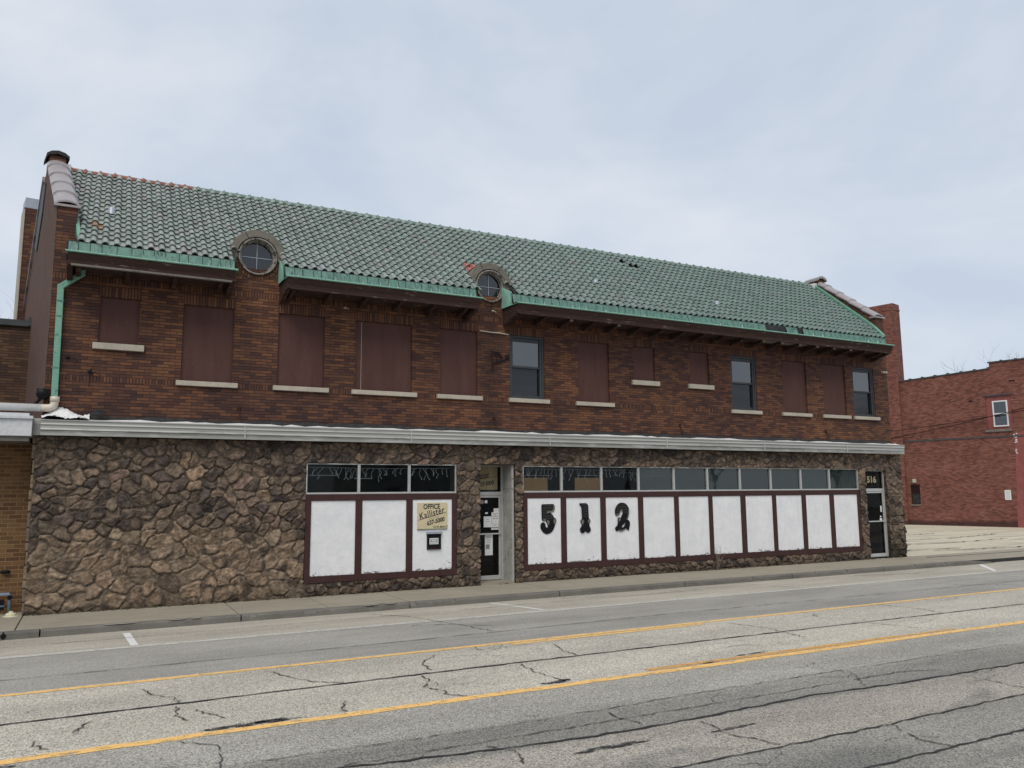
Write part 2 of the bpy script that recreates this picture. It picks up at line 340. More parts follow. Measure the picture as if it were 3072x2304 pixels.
def glass(name, tint=(.55, .62, .62, 1), ior=1.75, rough=.02, dirt_haze=0.0, dirt_haze_col=(.2, .22, .22, 1)):
    k = NT(name); k.t.nodes.remove(k.p)
    tr = k.n('ShaderNodeBsdfTransparent', {0: tint}); gl = k.n('ShaderNodeBsdfGlossy', {0: (.95, .97, 1, 1), 'Roughness': rough})
    nrm = k.n('ShaderNodeBump', {'Height': k.noise(k.coord(), 1.7, 2), 'Distance': .006, 'Strength': .3}).outputs[0]
    k.l(nrm, gl.inputs['Normal'])
    fr = k.n('ShaderNodeFresnel', {0: ior}); m1 = k.n('ShaderNodeMixShader', {0: fr.outputs[0], 1: tr.outputs[0], 2: gl.outputs[0]})
    last = m1.outputs[0]
    if dirt_haze:
        df = k.n('ShaderNodeBsdfDiffuse', {0: dirt_haze_col}); v = k.n('ShaderNodeMapping', {0: k.coord(), 'Rotation': (0, R(35), 0), 'Scale': (.6, 1, 3)}).outputs[0]
        f = k.math('MULTIPLY', k.ramp(k.noise(v, 2.2, 6, .65, .5), [(.35, (.35, .35, .35)), (.75, (1, 1, 1))]), dirt_haze)
        last = k.n('ShaderNodeMixShader', {0: f, 1: last, 2: df.outputs[0]}).outputs[0]
    k.l(last, k.out.inputs[0]); return k.m
M['glass'] = glass('window_glass', (.5, .55, .58, 1), 1.9)
M['glass_up'] = glass('sky_facing_window_glass', (.25, .28, .3, 1), 2.3, .015, .05, (.1, .12, .14, 1))
M['screen'] = glass('screened_window_glass', (.35, .37, .4, 1), 1.7, .12, .45, (.030, .036, .042, 1))
M['screen_blue'] = glass('dim_round_window_glass', (.3, .33, .36, 1), 1.75, .05, .1, (.035, .045, .06, 1))
M['glass_t'] = glass('shop_transom_glass', (.82, .88, .88, 1), 1.30, .02, .03, (.10, .14, .14, 1))
M['glass_h'] = glass('sky_hazed_transom_glass', (.5, .6, .58, 1), 1.75, .025, .32, (.085, .135, .12, 1))  # teal haze of mirrored sky and trees, painted in as a matte film
M['glass_d'] = glass('door_glass', (.35, .38, .4, 1), 1.32, .02, .06, (.07, .08, .08, 1))

def attr_mat(name, rough=.8, spec=.3, amp=.35, scale=30, bump=.004, sheen=0, bscale=25, stretch=(1, 1, 1)):
    k = NT(name); a = k.n('ShaderNodeAttribute', attribute_name='tint').outputs[0]
    v = k.n('ShaderNodeMapping', {0: k.coord(), 'Scale': stretch}).outputs[0]
    f = k.noise(v, scale, 5, .7)
    col = k.mix(amp, a, k.mix(k.ramp(f, [(.3, (0, 0, 0)), (.7, (1, 1, 1))]), (0, 0, 0, 1), (1, 1, 1, 1)), 'OVERLAY')
    k.base(col, rough, spec); k.bump(k.noise(v, bscale, 5, .7), bump, .8); return k.m
M['fieldstone'] = attr_mat('fieldstone', .88, .25, .5, 14, .012, bscale=28)
M['tile'] = attr_mat('glazed_green_tile', .36, .5, .22, 9, .002, bscale=20)

# white panels: thick paint, chipped towards the bottom edge of the bay
k = NT('chipped_white_panel'); co = k.coord(); x, y, z = k.xyz(co)
w1 = k.noise(co, 7, 6, .7, .4); base = k.mix(k.ramp(k.noise(co, 2.2, 5, .6), [(.35, (0, 0, 0)), (.7, (1, 1, 1))]), (.70, .71, .735, 1), (.80, .805, .815, 1))
low = k.n('ShaderNodeMapRange', {0: z, 1: .40, 2: 1.0, 3: .135, 4: 0.0}).outputs[0]
edge = k.n('ShaderNodeMapRange', {0: z, 1: .405, 2: .47, 3: .16, 4: 0.0}).outputs[0]
mod = k.n('ShaderNodeMapRange', {0: k.noise(k.comb(x, 0.0, 3.3), .9, 2), 1: .3, 2: .7, 3: -.20, 4: .02}).outputs[0]
low = k.math('ADD', low, mod)
chip = k.ramp(k.math('ADD', k.math('ADD', k.noise(k.n('ShaderNodeMapping', {0: co, 'Rotation': (0, R(30), 0), 'Scale': (1, 1, 1.8)}).outputs[0], 11, 5, .65), low), edge), [(.69, (0, 0, 0)), (.71, (1, 1, 1))])
scr = k.ramp(k.noise(k.n('ShaderNodeMapping', {0: co, 'Rotation': (0, R(-25), 0), 'Scale': (1.4, 1, 7)}).outputs[0], 5, 7, .75, 1.2), [(.63, (0, 0, 0)), (.67, (1, 1, 1))])
run = k.noise(k.comb(k.math('MULTIPLY', x, 5.0), 0.0, k.math('MULTIPLY', z, .8)), 2.0, 5, .6)
base = k.mix(k.math('MULTIPLY', k.ramp(run, [(.48, (0, 0, 0)), (.7, (1, 1, 1))]), .2), base, (.52, .52, .56, 1))
col = k.mix(k.math('MULTIPLY', scr, .45), base, (.40, .41, .42, 1)); col = k.mix(k.math('MULTIPLY', k.ramp(w1, [(.4, (0, 0, 0)), (.8, (1, 1, 1))]), .25), col, (.5, .51, .53, 1))
col = k.mix(chip, col, (.20, .20, .20, 1)); k.base(col, .75, .3); k.bump(k.math('SUBTRACT', w1, chip), .012, .8)
M['panel'] = k.m

# road: the slabs and overlays run along the street, each with its own aggregate
k = NT('patched_road'); co = k.coord(); x, y, z = k.xyz(co)
wob = k.math('MULTIPLY', k.math('SUBTRACT', k.noise(k.comb(k.math('MULTIPLY', x, .6), y, 0.0), 1.2, 4), .5), .14)
yy = k.math('ADD', y, wob); t = k.n('ShaderNodeMapRange', {0: yy, 1: -14.0, 2: -1.9, 3: 0.0, 4: 1.0}).outputs[0]
P = lambda Y: (Y+14)/12.1
bands = [(0.0, (.315, .302, .275)), (P(-12.5), (.225, .220, .205)), (P(-12.46), (.225, .220, .205)), (P(-11.75), (.225, .220, .205)), (P(-11.70), (.285, .268, .240)), (P(-10.72), (.265, .250, .226)), (P(-10.66), (.185, .182, .170)), (P(-10.0), (.215, .210, .196)), (P(-9.86), (.285, .278, .260)), (P(-8.90), (.300, .290, .268)), (P(-8.76), (.390, .372, .330)), (P(-6.05), (.375, .358, .320)), (P(-5.98), (.262, .256, .244)), (P(-5.17), (.268, .262, .250)), (P(-5.13), (.285, .279, .265)), (P(-3.6), (.285, .279, .262)), (P(-3.5), (.355, .335, .295)), (P(-1.95), (.345, .325, .285))]
base = k.ramp(t, bands)
br = k.noise(k.n('ShaderNodeMapping', {0: co, 'Scale': (.25, .8, 1)}).outputs[0], 1.3, 5, .6)
base = k.mix(.55, base, k.mix(br, (.1, .1, .1, 1), (.9, .9, .9, 1)), 'OVERLAY')
darkp = k.ramp(k.noise(k.n('ShaderNodeMapping', {0: co, 'Scale': (.35, 1, 1), 'Location': (3.1, .4, 0)}).outputs[0], .9, 4, .6, .5), [(.55, (0, 0, 0)), (.66, (1, 1, 1))])
nearm = k.n('ShaderNodeMapRange', {0: y, 1: -9.7, 2: -10.3, 3: 0.0, 4: .6}).outputs[0]
base = k.mix(k.math('MULTIPLY', darkp, nearm), base, (.105, .108, .108, 1))
trk = k.ramp(k.noise(k.comb(k.math('MULTIPLY', x, .12), k.math('MULTIPLY', y, 1.7), 0.0), 1.6, 5, .6), [(.48, (0, 0, 0)), (.68, (1, 1, 1))])
base = k.mix(k.math('MULTIPLY', trk, .12), base, (.11, .108, .10, 1))
vo = k.n('ShaderNodeTexVoronoi', {'Vector': co, 'Scale': 75.0}, feature='F1'); sp1 = k.ramp(vo.outputs['Color'], [(.2, (.12, .12, .12)), (.8, (.88, .88, .88))])
sp2 = k.noise(co, 60, 4, .75)
coarse = k.n('ShaderNodeMapRange', {0: y, 1: -5.9, 2: -6.1, 3: .42, 4: .95}).outputs[0]
base = k.mix(coarse, base, k.mix(.5, sp1, k.ramp(sp2, [(.3, (0, 0, 0)), (.7, (1, 1, 1))])), 'OVERLAY')
pit = k.ramp(k.noise(co, 34, 3, .6), [(.30, (1, 1, 1)), (.40, (0, 0, 0))])
base = k.mix(k.math('MULTIPLY', pit, .65), base, (.05, .05, .05, 1))
base = k.mix(1.0, base, (1.14, 1.115, 1.07, 1), 'MULTIPLY')
k.base(base, .92, .25); k.bump(k.math('ADD', sp2, k.math('MULTIPLY', pit, -.7)), .006, .9); M['road'] = k.m

def conc(name, c1, c2, stain, sc=1.0, grime=.35):
    k = NT(name); co = k.coord()
    a = k.noise(co, .8*sc, 6, .65); c = k.mix(k.ramp(a, [(.3, (0, 0, 0)), (.7, (1, 1, 1))]), c1, c2)
    b = k.noise(k.n('ShaderNodeMapping', {0: co, 'Scale': (.3, 2.2, 1)}).outputs[0], 1.4*sc, 7, .7, .5)
    c = k.mix(k.math('MULTIPLY', k.ramp(b, [(.52, (0, 0, 0)), (.68, (1, 1, 1))]), grime), c, stain)
    c = k.mix(.4, c, k.mix(k.noise(co, 55, 3, .7), (0, 0, 0, 1), (1, 1, 1, 1)), 'OVERLAY')
    k.base(c, .9, .25); k.bump(k.noise(co, 30, 4, .7), .003, .7); return k.m
M['walk'] = conc('sidewalk_concrete', (.265, .238, .188, 1), (.325, .292, .235, 1), (.15, .135, .115, 1), 1.5)
M['kerb'] = conc('kerb_concrete', (.125, .118, .104, 1), (.175, .165, .148, 1), (.075, .072, .066, 1), 2.5, .6)
M['kerbtop'] = conc('kerb_edge_concrete', (.34, .31, .26, 1), (.40, .37, .32, 1), (.17, .155, .13, 1), 3)
M['lot'] = conc('parking_lot_concrete', (.46, .415, .32, 1), (.55, .50, .395, 1), (.17, .16, .15, 1), .45, .75)
M['ground'] = conc('bare_ground', (.16, .15, .12, 1), (.20, .19, .15, 1), (.1, .1, .08, 1), .3)
def paint(name, c, wear, sc=9, bleed=(.0, .0)):
    k = NT(name); co = k.coord(); n = k.noise(k.n('ShaderNodeMapping', {0: co, 'Scale': (.7, 1.6, 1)}).outputs[0], sc, 7, .75, .4); g = k.noise(co, 70, 3, .7)
    a = k.ramp(k.math('ADD', k.math('MULTIPLY', n, .72), k.math('MULTIPLY', g, .28)), [(wear, (0, 0, 0)), (wear+.05, (1, 1, 1))])
    cc = k.mix(.45, c, k.mix(g, (0, 0, 0, 1), (1, 1, 1, 1)), 'OVERLAY')
    k.base(cc, .8, .3); tr = k.n('ShaderNodeBsdfTransparent'); ms = k.n('ShaderNodeMixShader', {0: a, 1: tr.outputs[0], 2: k.p.outputs[0]}); k.l(ms.outputs[0], k.out.inputs[0]); return k.m
M['yellow'] = paint('yellow_road_paint', (.78, .48, .17, 1), .42)
M['yellow_old'] = paint('worn_yellow_road_paint', (.60, .33, .10, 1), .445)
M['white_old'] = paint('worn_white_road_paint', (.50, .49, .45, 1), .415)
M['white_new'] = paint('white_road_paint', (.66, .66, .65, 1), .36)
M['crack'] = paint('tar_filled_crack', (.03, .03, .033, 1), .34, 14)
M['crack_fine'] = paint('fine_crack', (.055, .053, .05, 1), .42, 14)
M['potmark'] = paint('broken_asphalt', (.03, .03, .03, 1), .46, 12)

# ------------------------------------------------------------------ ground, road, pavement
RZ = -.12
mb = MB(); mb.add([(-600, -400, -.16), (900, -400, -.16), (900, 900, -.16), (-600, 900, -.16)], [(0, 1, 2, 3)])
struct(mb.build('ground', M['ground']))
mb = MB(); mb.add([(-120, -24, RZ), (220, -24, RZ), (220, -1.7, RZ), (-120, -1.7, RZ)], [(0, 1, 2, 3)])
road = struct(mb.build('road', M['road']))
rnd = random.Random(4)
def ribbon(mb, pts, w, z, seg=.12, jit=.03, vary=.6):
    """a jagged crack following pts"""
    P2 = []
    for (a, b) in zip(pts, pts[1:]):
        a = Vector(a); b = Vector(b); n = max(1, int((b-a).length/seg))
        for i in range(n): P2.append(a+(b-a)*(i/n)+Vector((rnd.uniform(-jit, jit), rnd.uniform(-jit, jit))))
    P2.append(Vector(pts[-1])); vs = []
    for i, p in enumerate(P2):
        d = (P2[min(i+1, len(P2)-1)]-P2[max(0, i-1)]); d.normalize(); nrm = Vector((-d.y, d.x)); ww = w*(1-vary*rnd.random())*.5
        vs += [(p.x+nrm.x*ww, p.y+nrm.y*ww, z), (p.x-nrm.x*ww, p.y-nrm.y*ww, z)]
    mb.add(vs, [(2*i, 2*i+1, 2*i+3, 2*i+2) for i in range(len(P2)-1)])
# long seams between the slabs
mb = MB(); ribbon(mb, [(-30, -7.48), (0, -7.51), (4, -7.46), (11, -7.5), (17, -7.58), (60, -7.6)], .05, RZ+.009, .15, .012); 
ribbon(mb, [(-30, -10.5), (2, -10.4), (3.4, -10.6), (4.7, -10.7), (7.2, -10.6), (8.7, -10.7), (11, -10.74), (60, -10.8)], .045, RZ+.009, .12, .02)
ribbon(mb, [(2.2, -11.75), (4.7, -11.73), (6.8, -11.75), (9.3, -11.69), (40, -11.7)], .03, RZ+.009, .1, .018)
ribbon(mb, [(4, -12.5), (5.8, -12.49), (8, -12.47), (40, -12.4)], .035, RZ+.009, .1, .018)
mb.build('road_seam', M['crack'], road)
mb = MB(); ribbon(mb, [(-30, -5.22), (4.3, -5.24), (9.5, -5.08), (20, -5.15), (60, -5.2)], .03, RZ+.0095, .2, .012, .9)
ribbon(mb, [(-30, -2.75), (2, -2.7), (8, -2.6), (12, -2.62)], .022, RZ+.0095, .2, .02, .9)
ribbon(mb, [(0.5, -9.85), (3.7, -9.98), (6.7, -9.89), (12, -9.9)], .02, RZ+.0095, .1, .02, .9)
ribbon(mb, [(2, -10.35), (5.2, -10.33), (7.2, -10.34), (8.1, -10.31), (9.1, -10.31), (9.6, -10.48)], .022, RZ+.0095, .1, .02, .8)
CR = [[(.68, -6.62), (.75, -6.95), (.93, -7.16), (.99, -7.49)], [(.96, -7.6), (.89, -8.0), (.99, -8.25)], [(.1, -7.82), (-.04, -8.16)], [(-.37, -8.3), (-.32, -8.51), (-.22, -8.62)],
 [(2.18, -6.35), (2.31, -6.8), (2.54, -7.24), (2.82, -7.42)], [(2.59, -8.25), (2.49, -8.54), (2.5, -8.7)], [(1.1, -7.84), (1.34, -8.37)], [(4.44, -6.4), (4.01, -6.91), (4.02, -7.32)],
 [(3.77, -7.55), (3.76, -7.85), (3.58, -8.13), (3.73, -8.39), (3.69, -8.54), (3.86, -8.76)], [(5.17, -7.57), (5.11, -7.99), (5.16, -8.44), (5.15, -8.63)], [(6.26, -6.59), (6.13, -7.03), (6.13, -7.43)],
 [(4.71, -2.29), (5.31, -2.88), (5.62, -3.82), (5.85, -4.56), (5.98, -5.14)], [(9.83, -6.41), (10.04, -7.1), (9.9, -8.05)], [(11.9, -7.52), (12.16, -8.34)], [(17.94, -4.18), (18.53, -5.14), (19.35, -5.44), (19.38, -5.85)],
 [(9.59, -10.72), (9.56, -11.1), (9.59, -11.52)], [(3.27, -10.48), (3.43, -10.67), (3.35, -11.03)], [(4.85, -10.06), (4.85, -10.37), (4.9, -10.56)], [(5.5, -10.8), (5.4, -11.2), (5.6, -11.7)], [(7.0, -11.75), (6.8, -12.2), (6.9, -12.5)],
 [(13.9, -6.2), (14.1, -6.9), (14.0, -7.5)], [(16.3, -7.6), (16.5, -8.3)], [(5.0, -3.9), (5.6, -4.1), (6.2, -4.6)], [(9.0, -2.2), (10.5, -2.6), (12.5, -2.5)], [(18, -2.3), (19.5, -2.7), (20.8, -2.6)]]
for c in CR: ribbon(mb, c, .028, RZ+.0095, .06, .03, .8)
for i in range(7):      # transverse cracks that join the long seams, with side branches
    y0, y1 = rnd.choice([(-7.5, -6.15), (-8.75, -7.5), (-10.6, -8.95), (-11.73, -10.65), (-12.5, -11.73), (-5.2, -3.6), (-7.5, -6.15), (-10.6, -8.95)])
    xx = rnd.uniform(-.5, 22 if y0 > -9 else 13); n_ = 6; pts = []
    for q in range(n_+1): pts.append((xx, y0+(y1-y0)*q/n_)); xx += rnd.gauss(0, .16)
    full = rnd.random(); k0 = 0 if full < .7 else 2; pts = pts[k0:] if full > .35 else pts[:5]
    ribbon(mb, pts, rnd.choice([.010, .014, .018]), RZ+.0095, .05, .02, .9)
    q = pts[len(pts)//2]; sg = rnd.choice((-1, 1)); ribbon(mb, [q, (q[0]+sg*.25, q[1]+rnd.uniform(-.15, .15)), (q[0]+sg*rnd.uniform(.4, .8), q[1]+rnd.uniform(-.3, .3))], .014, RZ+.0095, .05, .02, .9)
for i in range(26):
    x0 = rnd.uniform(-1, 16); y0 = rnd.choice([rnd.uniform(-12.3, -9), rnd.uniform(-8.6, -6.2)]); a = rnd.uniform(0, 6.3)
    ribbon(mb, [(x0, y0), (x0+math.cos(a)*.3, y0+math.sin(a)*.2), (x0+math.cos(a+.6)*.6, y0+math.sin(a+.6)*.35)], .014, RZ+.0095, .05, .03, .9)
mb.build('road_crack', M['crack_fine'], road)
mb = MB()
def blot(mb, cx, cy, rx, ry, z):
    n = 22; mb.add([(cx+rx*math.cos(6.283*i/n)*rnd.uniform(.6, 1.1), cy+ry*math.sin(6.283*i/n)*rnd.uniform(.5, 1.1), z) for i in range(n)], [tuple(range(n))])
for b in [(1.55, -8.70, .50, .085), (1.75, -8.66, .25, .06), (5.05, -8.66, .26, .06), (5.2, -8.62, .12, .05), (4.3, -11.02, .5, .05), (-.7, -9.0, .3, .04), (7.4, -8.72, .2, .03), (5.6, -11.1, .3, .04), (8.3, -8.55, .35, .03)]: blot(mb, *b, RZ+.0075)
mb.build('road_pothole', M['potmark'], road)
def strip(mb, x0, x1, y0, y1, z, n=None, j=.006):
    n = n or max(2, int(abs(x1-x0)/.25)); vs = []
    for i in range(n+1):
        xx = x0+(x1-x0)*i/n; vs += [(xx, y0+rnd.uniform(-j, j), z), (xx, y1+rnd.uniform(-j, j), z)]
    mb.add(vs, [(2*i, 2*i+2, 2*i+3, 2*i+1) for i in range(n)])
mb = MB(); strip(mb, -40, 90, -6.17, -6.055, RZ+.004); strip(mb, -40, 90, -8.90, -8.755, RZ+.004, j=.014); strip(mb, 5.7, 9.4, -6.30, -6.20, RZ+.004)
struct(mb.build('road_marking', M['yellow']), 'pair of yellow centre turn lane lines along the road')
mb = MB(); strip(mb, 6.4, 11.2, -8.73, -8.60, RZ+.004); strip(mb, 11.2, 12.6, -8.72, -8.63, RZ+.004)
struct(mb.build('road_marking', M['yellow_old']), 'old worn yellow line doubling the near yellow line')
mb = MB(); strip(mb, -40, 90, -3.66, -3.51, RZ+.004)
for a in ([(14.3, -1.98), (14.42, -2.02), (15.05, -3.38), (14.93, -3.40)], [(21.05, -1.98), (21.15, -1.98), (22.0, -3.42), (21.9, -3.44)], [(21.4, -4.2), (21.5, -4.2), (21.6, -4.6), (21.5, -4.6)]):
    mb.add([(p[0], p[1], RZ+.004) for p in a], [(0, 1, 2, 3)])
struct(mb.build('road_marking', M['white_old']), 'faded white edge line of the parking lane')
mb = MB()
for a in ([(.58, -2.2), (.69, -2.2), (.76, -3.48), (.65, -3.5)], [(7.36, -2.03), (7.46, -2.06), (7.93, -3.43), (7.83, -3.44)], [(23.65, -2.03), (23.8, -2.06), (22.33, -3.41), (22.12, -3.43)]):
    mb.add([(p[0], p[1], RZ+.0042) for p in a], [(0, 3, 2, 1)])
struct(mb.build('road_marking', M['white_new']), 'bright white parking stall ticks by the kerb')

mb = MB()   # sidewalk slabs with joints
js = [-60, -30, -12, -6, -3.4, -.98, 2.48, 4.12, 5.72, 7.37, 9.2, 12.7, 16.1, 17.84, 21.5, 23.5, 26, 29, 40]
for a, b in zip(js, js[1:]):
    mb.box(a+.009, b-.009, -1.79, .6 if b <= -.9 else .08, -.3, rnd.uniform(-.003, .002))
struct(mb.build('sidewalk', M['walk'], bevel=.008))
mb = MB(); mb.box(-60, 40, -1.8, .45, -.35, -.02); struct(mb.build('sidewalk_base', M['tarblack']))
mb = MB()
kj = [-60, -20, -10, -1.12, -.62, 2.5, 5.7, 9.14, 12.6, 16.1, 19.6, 23.3]
for a, b in zip(kj, kj[1:]):
    n = max(1, int((b-a)/.12)) if b < 25 and a > -12 else 1
    for i in range(n):
        xa = a+.012+(b-a-.024)*i/n; xb = a+.012+(b-a-.024)*(i+1)/n
        ch = .018 + (.05*rnd.random() if rnd.random() < .10 else .004*rnd.random())
        if i == 0 or not vs_last: pass
        vs_last = True
        mb.add([(xa, -1.945, RZ-.1), (xa, -1.93, -.01-ch), (xa, -1.93+ch, -.001), (xa, -1.79, 0), (xb, -1.945, RZ-.1), (xb, -1.93, -.01-ch), (xb, -1.93+ch, -.001), (xb, -1.79, 0)],
               [(0, 4, 5, 1), (1, 5, 6, 2), (2, 6, 7, 3), (0, 1, 2, 3), (7, 6, 5, 4)])
mb.add([(23.3, -1.94, RZ-.1), (23.3, -1.93, -.03), (23.3, -1.79, 0), (24.6, -1.94, RZ-.1), (24.6, -1.93, RZ+.01), (24.6, -1.79, -.09)], [(0, 3, 4, 1), (1, 4, 5, 2)])
struct(mb.build('kerb', M['kerb']))
mb = MB()   # pale chips on the kerb edge and a black disc for the dark inside the drain hole
for cx, w in ((.55, .35), (1.45, .18), (1.75, .1), (4.9, .22), (5.3, .15)):
    n = 14; mb.add([(cx+w*math.cos(6.283*i/n)*rnd.uniform(.7, 1), -1.915+.028*math.sin(6.283*i/n), .0035 if math.sin(6.283*i/n) > 0 else .001) for i in range(n)], [tuple(range(n))])
struct(mb.build('kerb_chip', M['kerbtop']))
mb = MB()
for cx in (-1.12,): mb.lathe([(.0, .002), (.04, .002), (.042, -.03)], (cx, -1.942, -.058), 14, axis='y')
struct(mb.build('kerb_drain_hole', M['black']))
# parking lot beyond the building, with the driveway apron
mb = MB(); mb.add([(23.2, -1.79, -.095), (60, -1.79, -.095), (60, -.9, -.004), (23.2, -.9, -.004), (60, 40, .02), (23.2, 40, .02)], [(0, 1, 2, 3), (3, 2, 4, 5)])
lot = struct(mb.build('parking_lot', M['lot']))
mb = MB()
for c in ([(23.4, -.55), (28, -.6), (34, -.5), (50, -.6)], [(23.6, 1.2), (26, 1.6), (28, 1.4)], [(24, 3.0), (27, 3.6), (31, 3.4), (35, 3.9)], [(29, 5.5), (33, 5.2), (38, 6.2)], [(26, 1.0), (30, .6), (34, 1.0)], [(31, 7.5), (36, 8.0)], [(34, 3.2), (40, 2.8)], [(24.5, 6), (28, 7)]):
    ribbon(mb, c, .13, .024, .25, .06, .8) if c[0][1] > -.5 else ribbon(mb, c, .07, .006, .3, .02, .5)
mb.build('tar_crack', M['crack'], lot)

# ------------------------------------------------------------------ the long shop building
BL = thing('commercial_building', 'long two storey brown brick commercial building with green tiled roof and fieldstone shopfront', 'building')
SK = -.15     # the left end wall runs back askew
BIG = (4.44, 6.03); SM = (5.10, 6.03)
boards = [(-.06, .66, SM), (1.47, 2.47, BIG), (3.39, 4.39, BIG), (5.10, 6.45, BIG), (7.15, 8.13, BIG), (11.0, 11.98, BIG), (12.78, 13.49, SM), (14.70, 15.41, SM), (18.25, 19.26, BIG), (19.97, 20.98, BIG)]
sashes = [(9.02, 10.0, BIG), (16.21, 17.2, BIG), (21.31, 22.31, BIG)]
ops = [(a, b, z[0], z[1]) for a, b, z in boards+sashes]
mb = MB(); wall_grid(mb, -.9, 22.97, 3.3, 6.95, .1, ops, .2)
mb.box(-.9, -.55, .101, .5, 6.95, 7.77); mb.box(22.62, 22.97, .101, .5, 6.95, 7.77)
mb.build('brick_wall', M['brick'], BL)
# belt of vertical bricks at sill level and a frieze under the eaves
mb = MB(); se = sorted(ops)
xs = -.88
for a, b, z0, z1 in [(a, b, z[0], z[1]) for a, b, z in sorted(boards+sashes) if z is BIG]:
    mb.box(xs, a-.1, .097, .11, 4.335, 4.437); xs = b+.13
mb.box(xs, 22.95, .097, .11, 4.335, 4.437); mb.box(-.88, 22.95, .096, .11, 6.31, 6.43)
mb.build('brick_belt', M['brick_v'], BL)
for a, b, (z0, z1) in boards:
    mb = MB(); mb.box(a, b, .155, .18, z0, z1)
    w = mb.build('boarded_window', M['board'], BL)
    mb = MB(); mb.box(a-.015, b+.015, .094, .13, z1, z1+.2); mb.build('lintel', M['brick_v'], w)
    mb = MB(); h = .10 if z0 < 5 else .125; mb.box(a-.085, b+.11, .03, .17, z0-h, z0-.0005); mb.build('sill', M['sill'], w, bevel=.006)
    if a == 5.10:
        mb = MB(); mb.box(5.245, 5.253, .1535, .16, z0, z1-.02); mb.build('panel_joint', M['sill'], w)
for i, (a, b, (z0, z1)) in enumerate(sashes):
    mb = MB(); ring(mb, a, b, z0, z1, .125, .22, .055); zm = z0+.80
    ring(mb, a+.06, b-.06, zm-.02, z1-.06, .16, .19, .05, wt=.09); ring(mb, a+.06, b-.06, z0+.055, zm+.02, .195, .225, .05)
    mb.box(b-.115, b-.06, .14, .16, z0+.05, z1-.06)
    w = mb.build('sash_window', M['winframe'], BL)
    mb = MB(); mb.add([(a+.1, .178, zm), (b-.1, .178, zm), (b-.1, .178, z1-.12), (a+.1, .178, z1-.12)], [(0, 1, 2, 3)]); mb.build('pane', M['glass_up'], w)
    mb = MB(); mb.add([(a+.1, .212, z0+.08), (b-.1, .212, z0+.08), (b-.1, .212, zm), (a+.1, .212, zm)], [(0, 1, 2, 3)]); mb.build('pane', M['screen'], w)
    mb = MB(); mb.box(a-.015, b+.015, .094, .13, z1, z1+.2); mb.build('lintel', M['brick_v'], w)
    mb = MB(); mb.box(a-.05, b+.12, .03, .17, z0-.1, z0-.0005); mb.build('sill', M['sill'], w, bevel=.006)
    if i == 2:
        mb = MB(); mb.box(a+.06, b-.2, .26, .27, zm-.02, z1-.06); mb.build('blind', M['blind'], w)
# left end wall (stucco over the neighbour), rear and right walls, inner floor and partitions
sx = lambda Y: SK*(Y-.1)
mb = MB(); gable = [(.1, 3.3), (5.7, 3.3), (5.7, 6.6), (2.9, 9.3), (2.3, 9.44), (.2, 7.8), (.1, 7.75)]
v = [(-.898+sx(p), p, q) for p, q in gable]; mb.add(v, [tuple(range(len(v)))[::-1]])
mb.build('stucco_end_wall', M['stucco'], BL)
mb = MB()
mb.prism([(.5, 3.2), (5.7, 3.2), (5.7, 6.6), (2.9, 9.3), (2.3, 9.44), (.18, 7.80), (.5, 7.3)], -.896, -.56, 'x', off=sx)
mb.prism([(.5, 0), (5.7, 0), (5.7, 6.6), (2.9, 9.3), (2.3, 9.44), (.18, 7.80), (.5, 7.3)], 22.63, 22.96, 'x')
mb.box(-1.8, 22.9, 5.5, 5.7, 0, 6.6)
mb.build('end_and_rear_wall', M['brick'], BL)
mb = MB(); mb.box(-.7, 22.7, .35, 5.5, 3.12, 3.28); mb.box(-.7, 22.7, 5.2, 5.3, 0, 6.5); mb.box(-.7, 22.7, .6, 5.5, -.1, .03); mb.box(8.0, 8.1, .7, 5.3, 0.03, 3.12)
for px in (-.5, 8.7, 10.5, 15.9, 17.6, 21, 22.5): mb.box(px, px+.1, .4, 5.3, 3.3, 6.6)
mb.build('interior', M['interior'], BL)

